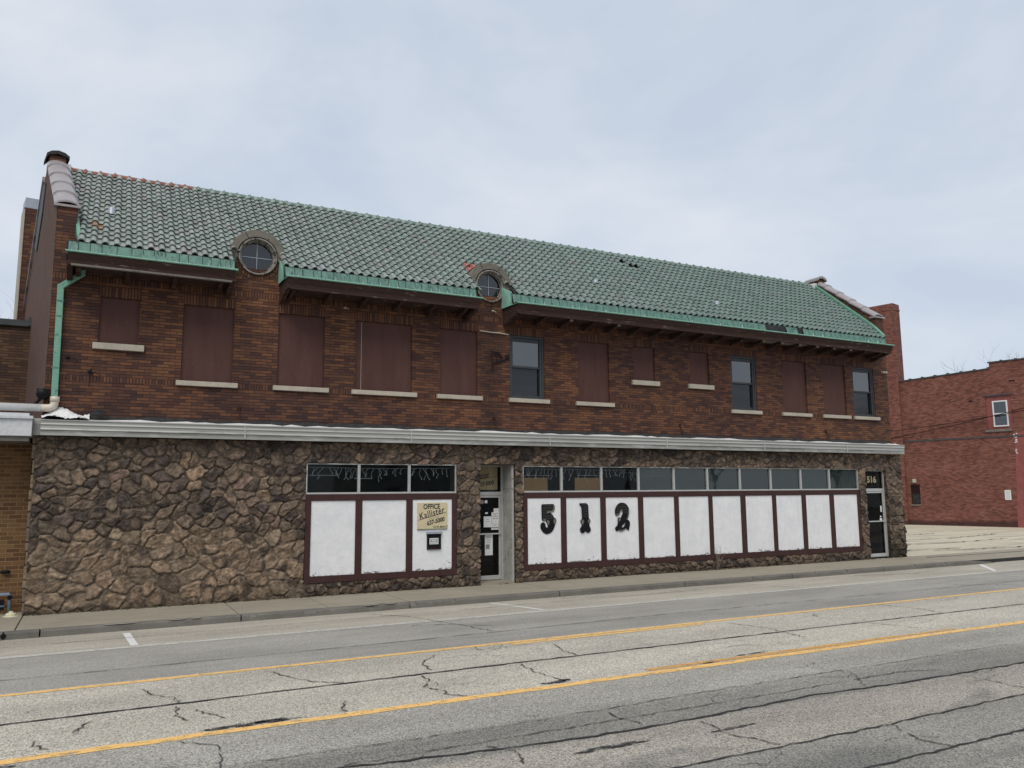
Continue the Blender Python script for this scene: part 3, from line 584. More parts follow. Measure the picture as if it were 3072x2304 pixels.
# parapets: piers, raked coping tiles, peak posts
RS = .74
def parapet(x0, x1, off, flip):
    mb = MB(); xm = (x0+x1)/2
    # peak post
    mb.prism([(2.36, 9.1), (2.86, 9.1), (2.86, 9.62), (2.36, 9.62)], x0+.01, x1-.01, 'x', off=off)
    p = mb.build('parapet', M['brick'], BL)
    mb = MB(); n = 4
    for i in range(n+1):      # curved coping tiles stepping up the rake
        t0 = i/(n+.6); t1 = (i+1.12)/(n+.6); 
        ya, yb = .10+2.25*t0, .10+2.25*min(t1, 1.0); za, zb = 7.79+2.25*RS*t0+.05, 7.79+2.25*RS*min(t1, 1.0)+.005
        m = 7; vs = []
        for (yy_, zz, ex) in ((ya, za, .05), (yb, zb, .035)):
            for j in range(m+1):
                u = j/m; vs.append((x0-ex+off(yy_)+(x1-x0+2*ex)*u, yy_, zz+.055*math.sin(math.pi*u)-.04*(abs(u-.5) > .49)))
            for j in range(m+1):
                u = j/m; vs.append((x0-ex+off(yy_)+(x1-x0+2*ex)*u, yy_, zz-.035+.05*math.sin(math.pi*u)-.05*(abs(u-.5) > .49)))
        k = m+1
        fs = [(j, j+1, 2*k+j+1, 2*k+j) for j in range(m)] + [(k+j, 3*k+j, 3*k+j+1, k+j+1) for j in range(m)] + [(j, k+j, k+j+1, j+1) for j in range(m)]
        fs += [(0, 2*k, 3*k, k), (m, k+m, 3*k+m, 2*k+m)]
        mb.add(vs, fs); mb.build('coping_tile', M['copingtile'], p); mb = MB()
    mb.prism([(.05, 7.745), (.30, 7.76), (.30, 7.82), (.05, 7.79)], x0-.06, x1+.06, 'x'); mb.build('kneeler_tile', M['copingtile'], p); mb = MB()
    n = 5
    for i in range(n):
        t0 = i/n; t1 = (i+1)/n+.05; mb.prism([(2.98+2.6*t0, 9.2-2.5*t0), (2.98+2.6*t1, 9.2-2.5*t1), (2.98+2.6*t1, 9.26-2.5*t1), (2.98+2.6*t0, 9.31-2.5*t0)], x0-.05, x1+.05, 'x', off=off)
    mb.build('rear_coping', M['copingtile'], p)
    mb = MB(); vs = []
    for ex, zz in ((.06, 9.82), (.075, 9.88)): pass
    prof = [(x0-.05, 9.55), (x0-.05, 9.64), (x0+.04, 9.70), (xm, 9.725), (x1-.04, 9.69), (x1+.05, 9.62), (x1+.05, 9.54), (x1+.02, 9.59), (xm, 9.65), (x0+.0, 9.61)]
    a = 2.3; b = 2.92; v0 = [(p_[0]+off(a), a, p_[1]) for p_ in prof] + [(p_[0]+off(b), b, p_[1]) for p_ in prof]; q = len(prof)
    mb.add(v0, [tuple(range(q))[::-1], tuple(range(q, 2*q))]+[(i, (i+1) % q, (i+1) % q+q, i+q) for i in range(q)])
    mb.build('post_cap', M['copingtile'] if flip else M['tarblack'], p)
    return p
parapet(-.9, -.56, sx, False); pr = parapet(22.63, 22.97, lambda y: 0.0, True)
mb = MB(); mb.box(22.45, 22.63, 2.4, 2.7, 9.1, 9.45); mb.build('mortar_patch', M['whitecoat'], pr)
mb = MB(); mb.box(-.58-.34, -.47-.34, 2.4, 2.75, 9.3, 9.48); mb.build('mortar_patch', M['whitecoat'], BL)
# copper flashing along the inner rakes
mb = MB()
for (x0, x1, off) in ((-.56, -.50, sx), (22.5, 22.63, lambda y: 0)):
    mb.prism([(-.2, 6.93), (2.4, 9.24), (2.4, 9.38), (.2, 7.55), (-.2, 7.12)], x0, x1, 'x', off=off)
    mb.build('rake_flashing', M['copper_mid'], BL); mb = MB()
for i in range(4): mb.box(22.6-.0, 22.632, .06+.2*i, .3+.2*i, 7.0+.2*i, 7.36+.2*i)
mb.build('step_flashing', M['copper_mid'], BL)

# roof tiles, one by one
rnd = random.Random(11)
PZ, PY = 6.95, -.34; ang = math.atan(.835); uy, uz = math.cos(ang), math.sin(ang); ny, nz_ = -uz, uy
PW = .203; EXP = .240; NR = 16
prof = [(0, -.004), (.010, .024), (.032, .050), (.062, .060), (.092, .050), (.114, .024), (.124, -.002), (.14, -.010), (.183, -.010), (.203, -.004)]
def roofpt(x, s, h): return (x, PY+uy*s+ny*h, PZ+uz*s+nz_*h)
mb = MB(); OC = (2.9, 8.5)
def tilecol(i, j):
    r = rnd.random(); g = rnd.uniform(.78, .97)
    if r < .62: c = (.285, .325, .298)
    elif r < .84: c = (.310, .342, .320)
    elif r < .90: c = (.235, .275, .248)
    elif r < .965: c = (.300, .312, .315)
    else: c = (.315, .295, .290)
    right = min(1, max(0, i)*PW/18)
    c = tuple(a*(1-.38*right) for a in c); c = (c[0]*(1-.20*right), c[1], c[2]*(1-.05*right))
    return (c[0]*g, c[1]*g, c[2]*g, 1)
NC = int((22.52+.5)/PW)
missing = {(int((14.01+.5)/PW), 13), (int((14.2+.5)/PW), 12), (int((14.2+.5)/PW)+1, 12)}
for j in range(NR):
    s0 = j*EXP; xoff = sx(PY+uy*s0)
    for i in range(-4, NC+1):
        x0 = -.5+i*PW
        if x0 < (-.52 if PY+uy*s0 < .1 else -.56+xoff-.17): continue
        if x0+PW > 22.56: continue
        yc = PY+uy*(s0+.12)
        if any(abs(x0+.1-c) < .52 and yc < .12 for c in OC) or any((abs(x0+.1-c) < .42) and yc < .42 for c in OC): continue
        if (i, j) in missing: continue
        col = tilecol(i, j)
        if (abs(x0-7.95) < .11 and j == 4) or (abs(x0-8.12) < .11 and j == 5): col = (.32, .11, .085, 1)
        if i == 1 and j == 3: col = (.27, .15, .09, 1)
        dz = rnd.uniform(-.004, .005); ds = rnd.uniform(-.010, .010)-(.045 if j == 0 else 0); dx = rnd.uniform(-.003, .003)
        if rnd.random() < .01: ds -= .04; dz += .008
        sA, sB = s0+ds, s0+EXP+.045
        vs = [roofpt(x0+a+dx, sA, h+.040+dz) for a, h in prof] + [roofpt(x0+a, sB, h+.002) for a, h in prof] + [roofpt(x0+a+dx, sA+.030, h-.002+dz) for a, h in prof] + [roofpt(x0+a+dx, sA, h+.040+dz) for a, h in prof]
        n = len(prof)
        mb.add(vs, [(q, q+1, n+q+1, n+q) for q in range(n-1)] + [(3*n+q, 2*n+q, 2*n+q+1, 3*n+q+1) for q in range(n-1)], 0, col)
roof = mb.build('roof', M['tile'], BL, smooth=False)
roof['label'] = 'green glazed barrel tile roof slope'
# tiles get smooth barrels but sharp lips
me = roof.data; nn = len(prof)-1
me.polygons.foreach_set('use_smooth', [((i % (2*nn)) < nn) for i in range(len(me.polygons))])
mb = MB(); mb.add([roofpt(-.5-.15*.7, .95, -.02), roofpt(22.62, .95, -.02), roofpt(22.62, 3.9, -.02), roofpt(-.93, 3.9, -.02)], [(0, 1, 2, 3)])
for a, b in ((-.53, 2.42), (3.38, 7.99), (8.98, 22.62)): mb.add([roofpt(a, 0.02, -.02), roofpt(b, .02, -.02), roofpt(b, .95, -.02), roofpt(a-(.06 if a < 0 else 0), .95, -.02)], [(0, 1, 2, 3)])
y0_, z0_ = roofpt(0, 3.9, -.02)[1:]; mb.add([(-.93, y0_, z0_), (22.62, y0_, z0_), (22.62, 5.75, 6.75), (-1.4, 5.75, 6.75)], [(0, 1, 2, 3)])
mb.build('roof_deck', M['tarblack'], roof)
def ridge(x0, x1, mat):
    mb = MB(); x = x0; yy_, zz = PY+uy*3.9, PZ+uz*3.9-.035
    while x < x1-.05:
        vs = []; m = 8; L_ = .30; dz = rnd.uniform(-.006, .006)
        st = [(0, .098), (.03, .118), (.055, .098), (.07, .088), (L_+.02, .084)]
        for (a, r) in st:
            for q in range(m+1):
                t = math.pi*(1.08*q/m-.04); vs.append((x+a, yy_+r*math.cos(t), zz+dz+r*math.sin(t)))
        mb.add(vs, [(p*(m+1)+q, p*(m+1)+q+1, (p+1)*(m+1)+q+1, (p+1)*(m+1)+q) for p in range(len(st)-1) for q in range(m)]); x += L_
    return mb.build('ridge_tiles', mat, roof, smooth=True)
ridge(-.85, 1.75, M['redtile']); ridge(1.85, 22.5, M['greenridge'])
for (vx, s) in ((.05, 1.62), (11.97, 1.28), (16.03, .9)):
    p = roofpt(vx, s, 0); mb = MB(); mb.lathe([(0, .15), (.055, .145), (.075, .10), (.07, 0), (.09, -.02)], (p[0], p[1], p[2]), 14); mb.build('roof_vent', M['zinc'], roof, smooth=True)

# eaves with fascia, gutter, copper flashing and brackets; one stretch per bay
rnd = random.Random(5)
gaps = [17.18, 17.54, 17.66, 17.78, 18.43]
for gi, (a, b) in enumerate(((-.68, 2.39), (3.35, 7.87), (8.79, 22.32))):
    mb = MB()
    mb.prism([(.099, 6.46), (-.62, 6.46), (-.62, 6.42), (-.655, 6.42), (-.665, 6.50), (-.70, 6.56), (-.72, 6.60), (-.72, 6.638), (.099, 6.638)], a+.04, b-.04, 'x')
    ev = mb.build('eave', M['eave'], BL)
    mb = MB(); mb.prism([(-.672, 6.405), (-.60, 6.405), (-.60, 6.44), (-.672, 6.44)], a+.1, b-.1, 'x'); mb.build('eave_moulding', M['eave'] if gi else M['paleboard'], ev)
    x = a+.35
    sp = .70 if gi < 2 else .72; n = int((b-a-.5)/sp)
    for i in range(n+1):
        bx = a+.22+(b-a-.5)*i/n; pale = gi == 2 and 16.9 < bx < 19.2
        mb = MB(); mb.prism([(.099, 6.30), (-.30, 6.36), (-.46, 6.40), (-.50, 6.455), (.099, 6.455)], bx-.04, bx+.04, 'x')
        mb.build('bracket', M['eave'], ev)
        if pale or rnd.random() < .3:
            mb = MB(); mb.box(bx-.042, bx+.042, -.515, -.495, 6.385, 6.455); mb.build('bracket_cap', M['sill'], ev)
    for ex in ((a+.08), (b-.08)):      # scrolled corbel at each end
        pts = [(.10, 6.22), (-.08, 6.25), (-.2, 6.28), (-.26, 6.33), (-.45, 6.35), (-.58, 6.40), (-.58, 6.455), (.10, 6.455)]
        mb = MB(); mb.prism(pts, ex-.05, ex+.05, 'x'); mb.build('corbel', M['eave'], ev, bevel=.01)
    if gi == 2:
        mb = MB()
        for q in range(5): mb.box(16.9, 18.85, -.60+.1*q, -.505+.1*q, 6.452-.002*(q % 2), 6.4595)
        mb.build('bare_soffit_boards', M['paleboard'], ev)
    mb = MB(); mb.prism([(-.745, 6.640), (-.765, 6.65), (-.765, 6.668), (-.50, 6.680), (-.50, 6.65), (-.705, 6.640)], a, b, 'x')
    for ex in (a, b): mb.add([(ex, -.765, 6.665), (ex, .09, 6.70), (ex, .09, 6.66), (ex, -.765, 6.63)], [(0, 1, 2, 3)])
    g = mb.build('gutter', M['copper'], BL)
    mb = MB(); x = a+.03; mb.add([(a+.02, -.505, 6.672), (b-.02, -.505, 6.672), (b-.02, -.50, 6.69), (a+.02, -.50, 6.69)], [(0, 1, 2, 3)])
    while x < b-.03:
        w = min(rnd.choice([.17, .2, .23, .26]), b-.03-x)
        if not any(x < q < x+w for q in gaps): 
            dy = rnd.uniform(-.008, .008); mb.add([(x+.004, -.50+dy, 6.672), (x+w-.004, -.50-dy, 6.672), (x+w-.006, -.43+dy, 6.925), (x+.006, -.43-dy, 6.925)], [(0, 1, 2, 3)])
        x += w
    mb.mi = [0]*len(mb.f); mb.build('gutter_flashing', M['copper_dull'], g)
    mb = MB(); mb.add([(a, -.425, 6.67), (b, -.425, 6.67), (b, -.405, 6.95), (a, -.405, 6.95)], [(0, 1, 2, 3)])
    mb.box(a+.01, b-.01, -.42, .09, 6.64, 6.68); mb.build('gutter_back', M['tarblack'], g)
    mb = MB(); nsc = int((b-a)/.203); mb.add([(a+.04, -.492, 6.695), (b-.04, -.492, 6.695), (b-.04, -.490, 6.705), (a+.04, -.490, 6.705)], [(0, 1, 2, 3)])
    for i in range(nsc):   # little pleats of the apron
        px = a+.1+i*.203
        if (rnd.random() < .75 and gi < 2 or rnd.random() < .3) and not any(abs(px-q) < .3 for q in gaps):
             mb.add([(px-.022, -.489, 6.70), (px, -.515, 6.70), (px+.022, -.489, 6.70), (px, -.457, 6.83)], [(0, 1, 3), (1, 2, 3)])
    mb.build('apron_pleats', M['zinc'], g)
    for ex, sgn in ((a, 1), (b, -1)):
        if (gi == 0 and sgn == 1) or (gi == 2 and sgn == -1): continue
        mb = MB(); mb.add([(ex, -.45, 6.68), (ex, .095, 6.70), (ex, .095, 7.22), (ex+.03*sgn, -.42, 6.98)], [(0, 1, 2, 3)]); mb.build('cheek_flashing', M['copper'], g)

# round windows in their raised brick fronts
def oculus(cx, cz, nm):
    r0 = .40; R0 = .60
    mb = MB(); n = 48
    def outer(t):
        c, s_ = math.cos(t), math.sin(t)
        if s_ >= 0: return (cx+.5*c, cz+.5*s_)
        hx, hz = .47, cz-6.9
        k = min(hx/abs(c) if abs(c) > 1e-6 else 9, hz/abs(s_) if abs(s_) > 1e-6 else 9); return (cx+k*c, cz+k*s_)
    vs = []; 
    for y in (.098, .5):
        for i in range(n):
            t = 2*math.pi*i/n; vs.append((*[(cx+r0*math.cos(t))], y, cz+r0*math.sin(t)))
        for i in range(n):
            t = 2*math.pi*i/n; o = outer(t); vs.append((o[0], y, o[1]))
    f = []
    for i in range(n):
        j = (i+1) % n; f += [(i, n+i, n+j, j), (i, j, 2*n+j, 2*n+i), (n+i, 3*n+i, 3*n+j, n+j)]
    mb.add(vs, f); w = mb.build('round_window', M['brick'], BL)
    mb = MB()    # stone half ring and shoulders
    m = 24; segs = [(R(2), R(62)), (R(63.5), R(118)), (R(119.5), R(178))]
    for a0, a1 in segs:
        vs = []; q = 9
        for y in (.05, .75):
            for rr_ in (.43, .585):
                for i in range(q): t = a0+(a1-a0)*i/(q-1); vs.append((cx+rr_*math.cos(t), y, cz+rr_*math.sin(t)))
        f = []
        for i in range(q-1): f += [(i, i+1, q+i+1, q+i), (q+i, q+i+1, 3*q+i+1, 3*q+i), (i, 2*q+i, 2*q+i+1, i+1)]
        f += [(0, q, 3*q, 2*q), (q-1, 3*q-1, 4*q-1, 2*q-1)]; mb.add(vs, f)
    for sg in (-1, 1):
        xa, xb = sorted((cx+sg*.42, cx+sg*.66)); mb.box(xa, xb, .04, .5, cz-.08, cz+.01)
    mb.build('stone_surround', M['oldstone'], w, bevel=.006)
    mb = MB(); nb = 22     # brick voussoirs of the lower half
    for i in range(nb):
        t = math.pi*(1+(i+.5)/nb); hw = math.pi/nb*.41; ts = (t-hw, t+hw); vs = []
        for y in (.088, .2):
            for rr_ in (.40, .505):
                for tt in ts: vs.append((cx+rr_*math.cos(tt), y, cz+rr_*math.sin(tt)))
        mb.add(vs, [(0, 1, 3, 2), (4, 6, 7, 5), (0, 2, 6, 4), (1, 5, 7, 3), (2, 3, 7, 6), (0, 4, 5, 1)])
    mb.build('voussoirs', M['brick_v'], w)
    mb = MB(); mb.lathe([(.405, -.09), (.405, -.04), (.375, -.04), (.36, -.10), (.35, -.12), (.335, -.12), (.325, -.22)], (cx, 0, cz), 40, axis='y')
    mb.build('frame', worn_frame, w, smooth=False)
    mb = MB(); mb.add([(cx+.33*math.cos(2*math.pi*q/40), .215, cz+.33*math.sin(2*math.pi*q/40)) for q in range(40)], [tuple(range(40))]); mb.build('pane', M['screen_blue'], w)
    mb = MB(); mb.box(cx-.006, cx+.006, .195, .213, cz-.33, cz+.33); mb.box(cx-.33, cx-.01, .197, .213, cz-.007, cz+.007); mb.box(cx+.01, cx+.33, .197, .213, cz-.007, cz+.007); mb.build('glazing_bar', M['zinc'], w)
    mb = MB(); mb.lathe([(.39, -.22), (.39, -.42), (0, -.42)], (cx, 0, cz), 24, axis='y'); mb.build('dark_back', M['interior'], w)
    return w
worn_frame = worn('peeling_pale_wood', (.20, .19, .17, 1), (.28, .26, .24, 1), (.07, .05, .045, 1), 7, .85, .2, .005, thr=.52)
w1_ = oculus(2.90, 7.22, 'a'); w2_ = oculus(8.48, 7.20, 'b')
mb = MB(); mb.box(8.48+.62, 8.48+.8, .0, .3, 7.19, 7.24); mb.box(8.48-.8, 8.48-.6, .05, .3, 7.16, 7.24); mb.build('copper_saddle', M['copper'], w2_)

# downspout, drain pipe and fittings
mb = MB()
def rect_pipe(mb, pts, w, d):
    for (p, q) in zip(pts, pts[1:]):
        p = Vector(p); q = Vector(q); c = (p+q)/2; ax = (q-p)/2; side = Vector((0, 1, 0)).cross(ax.normalized())*w/2
        mb.obox(c, side, (0, d/2, 0), ax*1.02)
rect_pipe(mb, [(-.40, -.12, 6.60), (-.39, -.1, 6.42)], .10, .09); rect_pipe(mb, [(-.37, -.08, 6.42), (-.745, .03, 6.13)], .11, .09); rect_pipe(mb, [(-.745, .035, 6.15), (-.725, .035, 3.90)], .112, .09)
ds = mb.build('downspout', M['copper_mid'], BL, bevel=.008)
mb = MB()
for zz in (5.85, 5.55, 4.55): mb.box(-.805, -.675, -.015, .09, zz-.012, zz+.012)
mb.build('pipe_strap', M['copper_dull'], ds)
mb = MB(); arc = [(-.715, .0, 3.99), (-.715, .0, 3.90)] + [(-.715-.10*(1-math.cos(t)), .0, 3.88-.10*math.sin(t)) for t in [R(15), R(35), R(55), R(75), R(90)]] + [(-.93, .0, 3.775)]
mb.tube(arc, .072, 16); mb.tube([(-.715, .0, 3.995), (-.715, .0, 3.90)], .082, 16); el = mb.build('pipe_elbow', M['pvc_old'], BL, smooth=True)

# canopy along the shopfront
mb = MB(); cp = [(0.02, 3.26), (-.25, 3.245), (-.278, 3.25), (-.262, 3.30), (-.262, 3.335), (-.285, 3.355), (-.270, 3.385), (-.270, 3.425), (-.297, 3.45), (-.28, 3.475), (-.283, 3.515), (-.30, 3.522), (-.30, 3.538), (.098, 3.58), (.098, 3.30)]
mb.prism(cp, -.9, 23.07, 'x'); can = mb.build('canopy', M['alu_main'], BL)
mb = MB()
for sxp in (2.7, 6.3, 9.9, 13.5, 17.0, 20.4): mb.box(sxp, sxp+.02, -.298, -.27, 3.255, 3.53)
mb.build('fascia_joint', M['alu_bright'], can)
mb = MB(); x = -.5; pts = []
while x < 23.0:
    w = rnd.uniform(.1, .5); h = rnd.uniform(-.012, .018); xe = min(x+w, 23.0)
    hn = rnd.uniform(-.018, .02)
    mb.add([(x, -.2, 3.548), (xe, -.2, 3.548), (xe, .03, 3.592+hn), (x, .03, 3.592+(hl if x > -.4 else hn))], [(0, 1, 2, 3)]); hl = hn
    x = xe
mb.build('roof_coating', M['whitecoat'], can)
mb = MB(); n = 60
for i in range(n):
    x0 = -.3+23.1*i/n; x1 = -.3+23.1*(i+1)/n; h0 = 3.655+rnd.uniform(-.012, .03)
    mb.add([(x0, .06, 3.59), (x1, .06, 3.59), (x1, .094, h0), (x0, .094, h0)], [(0, 1, 2, 3)])
mb.build('tar_strip', M['tarblack'], can)
for i, wx in enumerate((2.64, 8.57, 14.28, 19.97)):
    mb = MB(); mb.lathe([(0, .02), (.03, .02), (.055, .0)], (wx, .10, 3.93), 12, axis='y'); mb.tube([(wx, .08, 3.93), (wx+.01, -.02, 3.66)], .012, 6); mb.build('wall_anchor', M['rust'], BL)

# ------------------------------------------------------------------ fieldstone shopfront (a real relief)
Wd, Hd, res = 24.14, 3.24, .018
X0 = -.97
bays = [(4.04, 7.53, .27, 2.79), (9.28, 21.14, .27, 2.78)]
doors = [(8.13, 9.05, -.1, 2.80), (21.46, 22.42, -.1, 2.745)]
rs = np.random.RandomState(3)
seeds = []
def size_at(x, z):
    if 4.04 < x < 7.53 and z < .3 or 9.28 < x < 21.1 and z < .3: return .15
    if x > 4.1: return .19
    return .19 if z > 1.45 else .25
tries = 14000; cellsz = .3; binz = {}
for _ in range(tries):
    x = rs.uniform(-1.2, 23.4); z = rs.uniform(-.15, 3.4)
    if any(b[0]+.15 < x < b[1]-.15 and b[2]+.12 < z < b[3]-.12 for b in bays+doors): continue
    r = size_at(x, z)*rs.uniform(.78, 1.25); bi = (int(x//cellsz), int(z//cellsz)); ok = True
    for i in (-1, 0, 1):
        for j in (-1, 0, 1):
            for s_ in binz.get((bi[0]+i, bi[1]+j), ()):
                if (s_[0]-x)**2+((s_[1]-z)*1.12)**2 < ((r+s_[2])/2)**2: ok = False
    if ok: seeds.append((x, z, r)); binz.setdefault(bi, []).append((x, z, r))
sa = np.array(seeds); ns = len(sa)
th = np.where(rs.rand(ns) < .6, rs.normal(.25, .35, ns), rs.uniform(0, math.pi, ns)); an = rs.uniform(1.05, 2.3, ns); wgt = rs.uniform(.9, 1.12, ns)
pal = np.array([(.200, .152, .108), (.168, .129, .094), (.128, .102, .080), (.094, .076, .065), (.225, .170, .118), (.275, .200, .128), (.138, .106, .090), (.24, .170, .130), (.055, .045, .042), (.185, .148, .108)])
pw = np.array([.22, .22, .16, .09, .10, .03, .07, .03, .02, .06]); pw /= pw.sum()
pid = rs.choice(len(pal), ns, p=pw); lowp = rs.choice([0, 1, 4, 9], ns); lowmask = (sa[:, 1] < 1.45) & (sa[:, 0] < 4.1) & (rs.rand(ns) < .93)
pid = np.where(lowmask, lowp, pid)
scol = pal[pid]*rs.uniform(.92, 1.22, (ns, 1))
hgt = np.where(lowmask, rs.uniform(.020, .032, ns), rs.uniform(.032, .066, ns)); tx = rs.normal(0, .2, ns); tz = rs.normal(-.03, .2, ns)
def vnoise(x, z, f, seed):
    g = np.random.RandomState(seed).rand(64, 64); a = x*f; b = z*f; i = np.floor(a).astype(int); j = np.floor(b).astype(int); u = a-i; v = b-j
    u = u*u*(3-2*u); v = v*v*(3-2*v); i %= 64; j %= 64; i1 = (i+1) % 64; j1 = (j+1) % 64
    return g[i, j]*(1-u)*(1-v)+g[i1, j]*u*(1-v)+g[i, j1]*(1-u)*v+g[i1, j1]*u*v
nx = int(Wd/res)+1; nzv = int(Hd/res)+1
gx = X0+np.arange(nx)*res; gz = np.arange(nzv)*res
GX, GZ = np.meshgrid(gx, gz, indexing='ij')
wx = GX+.05*(vnoise(GX, GZ, 5.3, 1)-.5)+.028*(vnoise(GX, GZ, 14, 2)-.5); wz = GZ+.05*(vnoise(GX, GZ, 5.1, 3)-.5)+.02*(vnoise(GX, GZ, 16, 4)-.5)
F1 = np.full(GX.shape, 9.); F2 = np.full(GX.shape, 9.); ID = np.zeros(GX.shape, int)
for i in range(ns):
    ia = max(0, int((sa[i, 0]-.55-X0)/res)); ib = min(nx, int((sa[i, 0]+.55-X0)/res)+1); ja = max(0, int((sa[i, 1]-.55)/res)); jb = min(nzv, int((sa[i, 1]+.55)/res)+1)
    if ia >= ib or ja >= jb: continue
    dx = wx[ia:ib, ja:jb]-sa[i, 0]; dz = wz[ia:ib, ja:jb]-sa[i, 1]; c, s_ = math.cos(th[i]), math.sin(th[i])
    a = (dx*c+dz*s_)/math.sqrt(an[i]); b = (-dx*s_+dz*c)*math.sqrt(an[i])
    d = (np.abs(a)**3.4+np.abs(b)**3.4)**(1/3.4)/(wgt[i]*(sa[i, 2]/.22)**.5)
    f1 = F1[ia:ib, ja:jb]; f2 = F2[ia:ib, ja:jb]; idd = ID[ia:ib, ja:jb]; m = d < f1
    F2[ia:ib, ja:jb] = np.where(m, f1, np.minimum(f2, d)); F1[ia:ib, ja:jb] = np.where(m, d, f1); ID[ia:ib, ja:jb] = np.where(m, i, idd)
ed = F2-F1; st = np.clip((ed-.012-.008*vnoise(GX, GZ, 8, 55))/.012, 0, 1); dome = np.clip(ed/.05, 0, 1)**.45
lx = wx-sa[ID, 0]; lz = wz-sa[ID, 1]; ct, sn_ = np.cos(th[ID]), np.sin(th[ID]); along = lx*ct+lz*sn_; across = -lx*sn_+lz*ct
strata = .6*vnoise(along*.30+ID*3.7, across+ID*1.3, 38, 7)+.4*vnoise(along*.5+ID*2.1, across+ID*1.9, 18, 8); rough_ = vnoise(GX, GZ, 24, 9); rough2 = vnoise(GX, GZ, 45, 10)
facet = np.abs(vnoise(along*.7+ID*5.1, across*.9+ID*2.3, 9, 61)-.5)*2
H = st*(hgt[ID]*(.72+.28*dome)-.010*facet*(1-.5*lowmask[ID])+np.clip(lx*tx[ID]+lz*tz[ID], -.015, .02)+.015*(strata-.5)+.010*(rough_-.5)+.008*(rough2-.5)) + .004*rough2
H = np.clip(H, .002, .10)
mort = np.array((.165, .132, .100)); upc = np.where((sa[:, 1] > 1.45) | (sa[:, 0] > 4.1), 1, 0)[ID]
smask = np.clip((strata-.34)/.36, 0, 1); colr = scol[ID]*(.66+.50*smask)[..., None]*(.82+.36*rough_)[..., None]*(.92+.16*rough2)[..., None]
colr = colr*(1-.10*upc[..., None])*np.where(upc[..., None] > 0, np.array((.96, .93, .96)), np.array((1.05, 1.0, .96)))
stain = vnoise(GX, GZ, 3.1, 21)*.6+vnoise(GX, GZ, 9, 22)*.4; own = vnoise(GX+ID*.37, GZ+ID*.21, 11, 77); dk = np.clip(np.clip((stain-.60)/.05, 0, 1)*.6 + np.clip((own-.58)/.10, 0, 1)*.62*((pid[ID] % 2) == 0)*(1-.45*(1-upc)), 0, .85)*((pid[ID] % 3) != 0); colr = colr*(1-dk[..., None])+np.array((.03, .024, .024))*dk[..., None]
colr = mort*(1-st[..., None])+colr*st[..., None]
g_ = colr.mean(axis=2, keepdims=True); colr = (colr*.90+g_*.10)*np.where(upc[..., None] > 0, np.array((.96, .93, .90)), np.array((1.06, 1.03, 1.0)))
crv = np.clip((.009-np.abs(ed-.012))/.006, 0, 1); colr = colr*(1-.38*crv[..., None]); H = H-.006*crv  # shade in the gaps round each stone is painted into the colour
# darker band along the pavement and moss at the right corner
sp = np.clip(.16-GZ+.10*vnoise(GX, GZ, 6, 30), 0, .2)/.2; colr = colr*(1-.5*sp[..., None])
ms_ = np.clip(.75-GZ+.3*vnoise(GX, GZ, 4, 31)-.15, 0, .35)/.35*(GX > 22.4); colr = colr*(1-.62*ms_[..., None])+np.array((.035, .037, .022))*(.3*ms_[..., None])
cx_ = (gx[:-1]+gx[1:])/2; cz_ = (gz[:-1]+gz[1:])/2; CX, CZ = np.meshgrid(cx_, cz_, indexing='ij'); mask = np.ones(CX.shape, bool)
for b in bays+doors: mask &= ~((CX > b[0]) & (CX < b[1]) & (CZ > b[2]) & (CZ < b[3]))
vid = -np.ones(GX.shape, int); used = np.zeros(GX.shape, bool)
for di in (0, 1):
    for dj in (0, 1): used[di:nx-1+di, dj:nzv-1+dj] |= mask
vid[used] = np.arange(used.sum()); V = np.stack([GX[used], -.004-H[used], GZ[used]], 1)
jag = (vnoise(GX, GZ, 13, 40)-.5)[used]*.02; V[:, 0] += jag*0
ci, cj = np.nonzero(mask); F = np.stack([vid[ci, cj], vid[ci+1, cj], vid[ci+1, cj+1], vid[ci, cj+1]], 1)
C1 = colr[used]; sk_v = []; sk_f = []; sk_c = []
def skirt(i0, j0, i1, j1):
    a, b = vid[i0, j0], vid[i1, j1]; o = len(V)+len(sk_v); sk_v.append((V[a][0], .10, V[a][2])); sk_v.append((V[b][0], .10, V[b][2])); sk_f.append((a, o, o+1, b)); sk_c.append(C1[a]*.8); sk_c.append(C1[b]*.8)
mpad = np.pad(mask, 1)
for i, j in zip(ci, cj):
    if not mpad[i, j+1]: skirt(i, j, i, j+1)
    if not mpad[i+2, j+1]: skirt(i+1, j, i+1, j+1)
    if not mpad[i+1, j]: skirt(i, j, i+1, j)
    if not mpad[i+1, j+2]: skirt(i, j+1, i+1, j+1)
V = np.vstack([V, np.array(sk_v)]); F = np.vstack([F, np.array(sk_f)]); C1 = np.vstack([C1, np.array(sk_c)])
me = bpy.data.meshes.new('stone_wall'); me.vertices.add(len(V)); me.vertices.foreach_set('co', V.ravel()); me.loops.add(F.size); me.loops.foreach_set('vertex_index', F.ravel())
me.polygons.add(len(F)); me.polygons.foreach_set('loop_start', np.arange(0, F.size, 4)); me.polygons.foreach_set('loop_total', np.full(len(F), 4))
me.update(calc_edges=True); at = me.color_attributes.new('tint', 'FLOAT_COLOR', 'POINT'); at.data.foreach_set('color', np.hstack([C1, np.ones((len(C1), 1))]).ravel())
me.polygons.foreach_set('use_smooth', [True]*len(F)); me.materials.append(M['fieldstone']); me.validate()
so = bpy.data.objects.new('stone_wall', me); COL.objects.link(so); so.parent = BL
mb = MB(); wall_grid(mb, -.955, 23.12, 0, 3.24, .05, bays+[(8.13, 9.05, 0, 2.80), (21.46, 22.42, 0, 2.745)], .3)
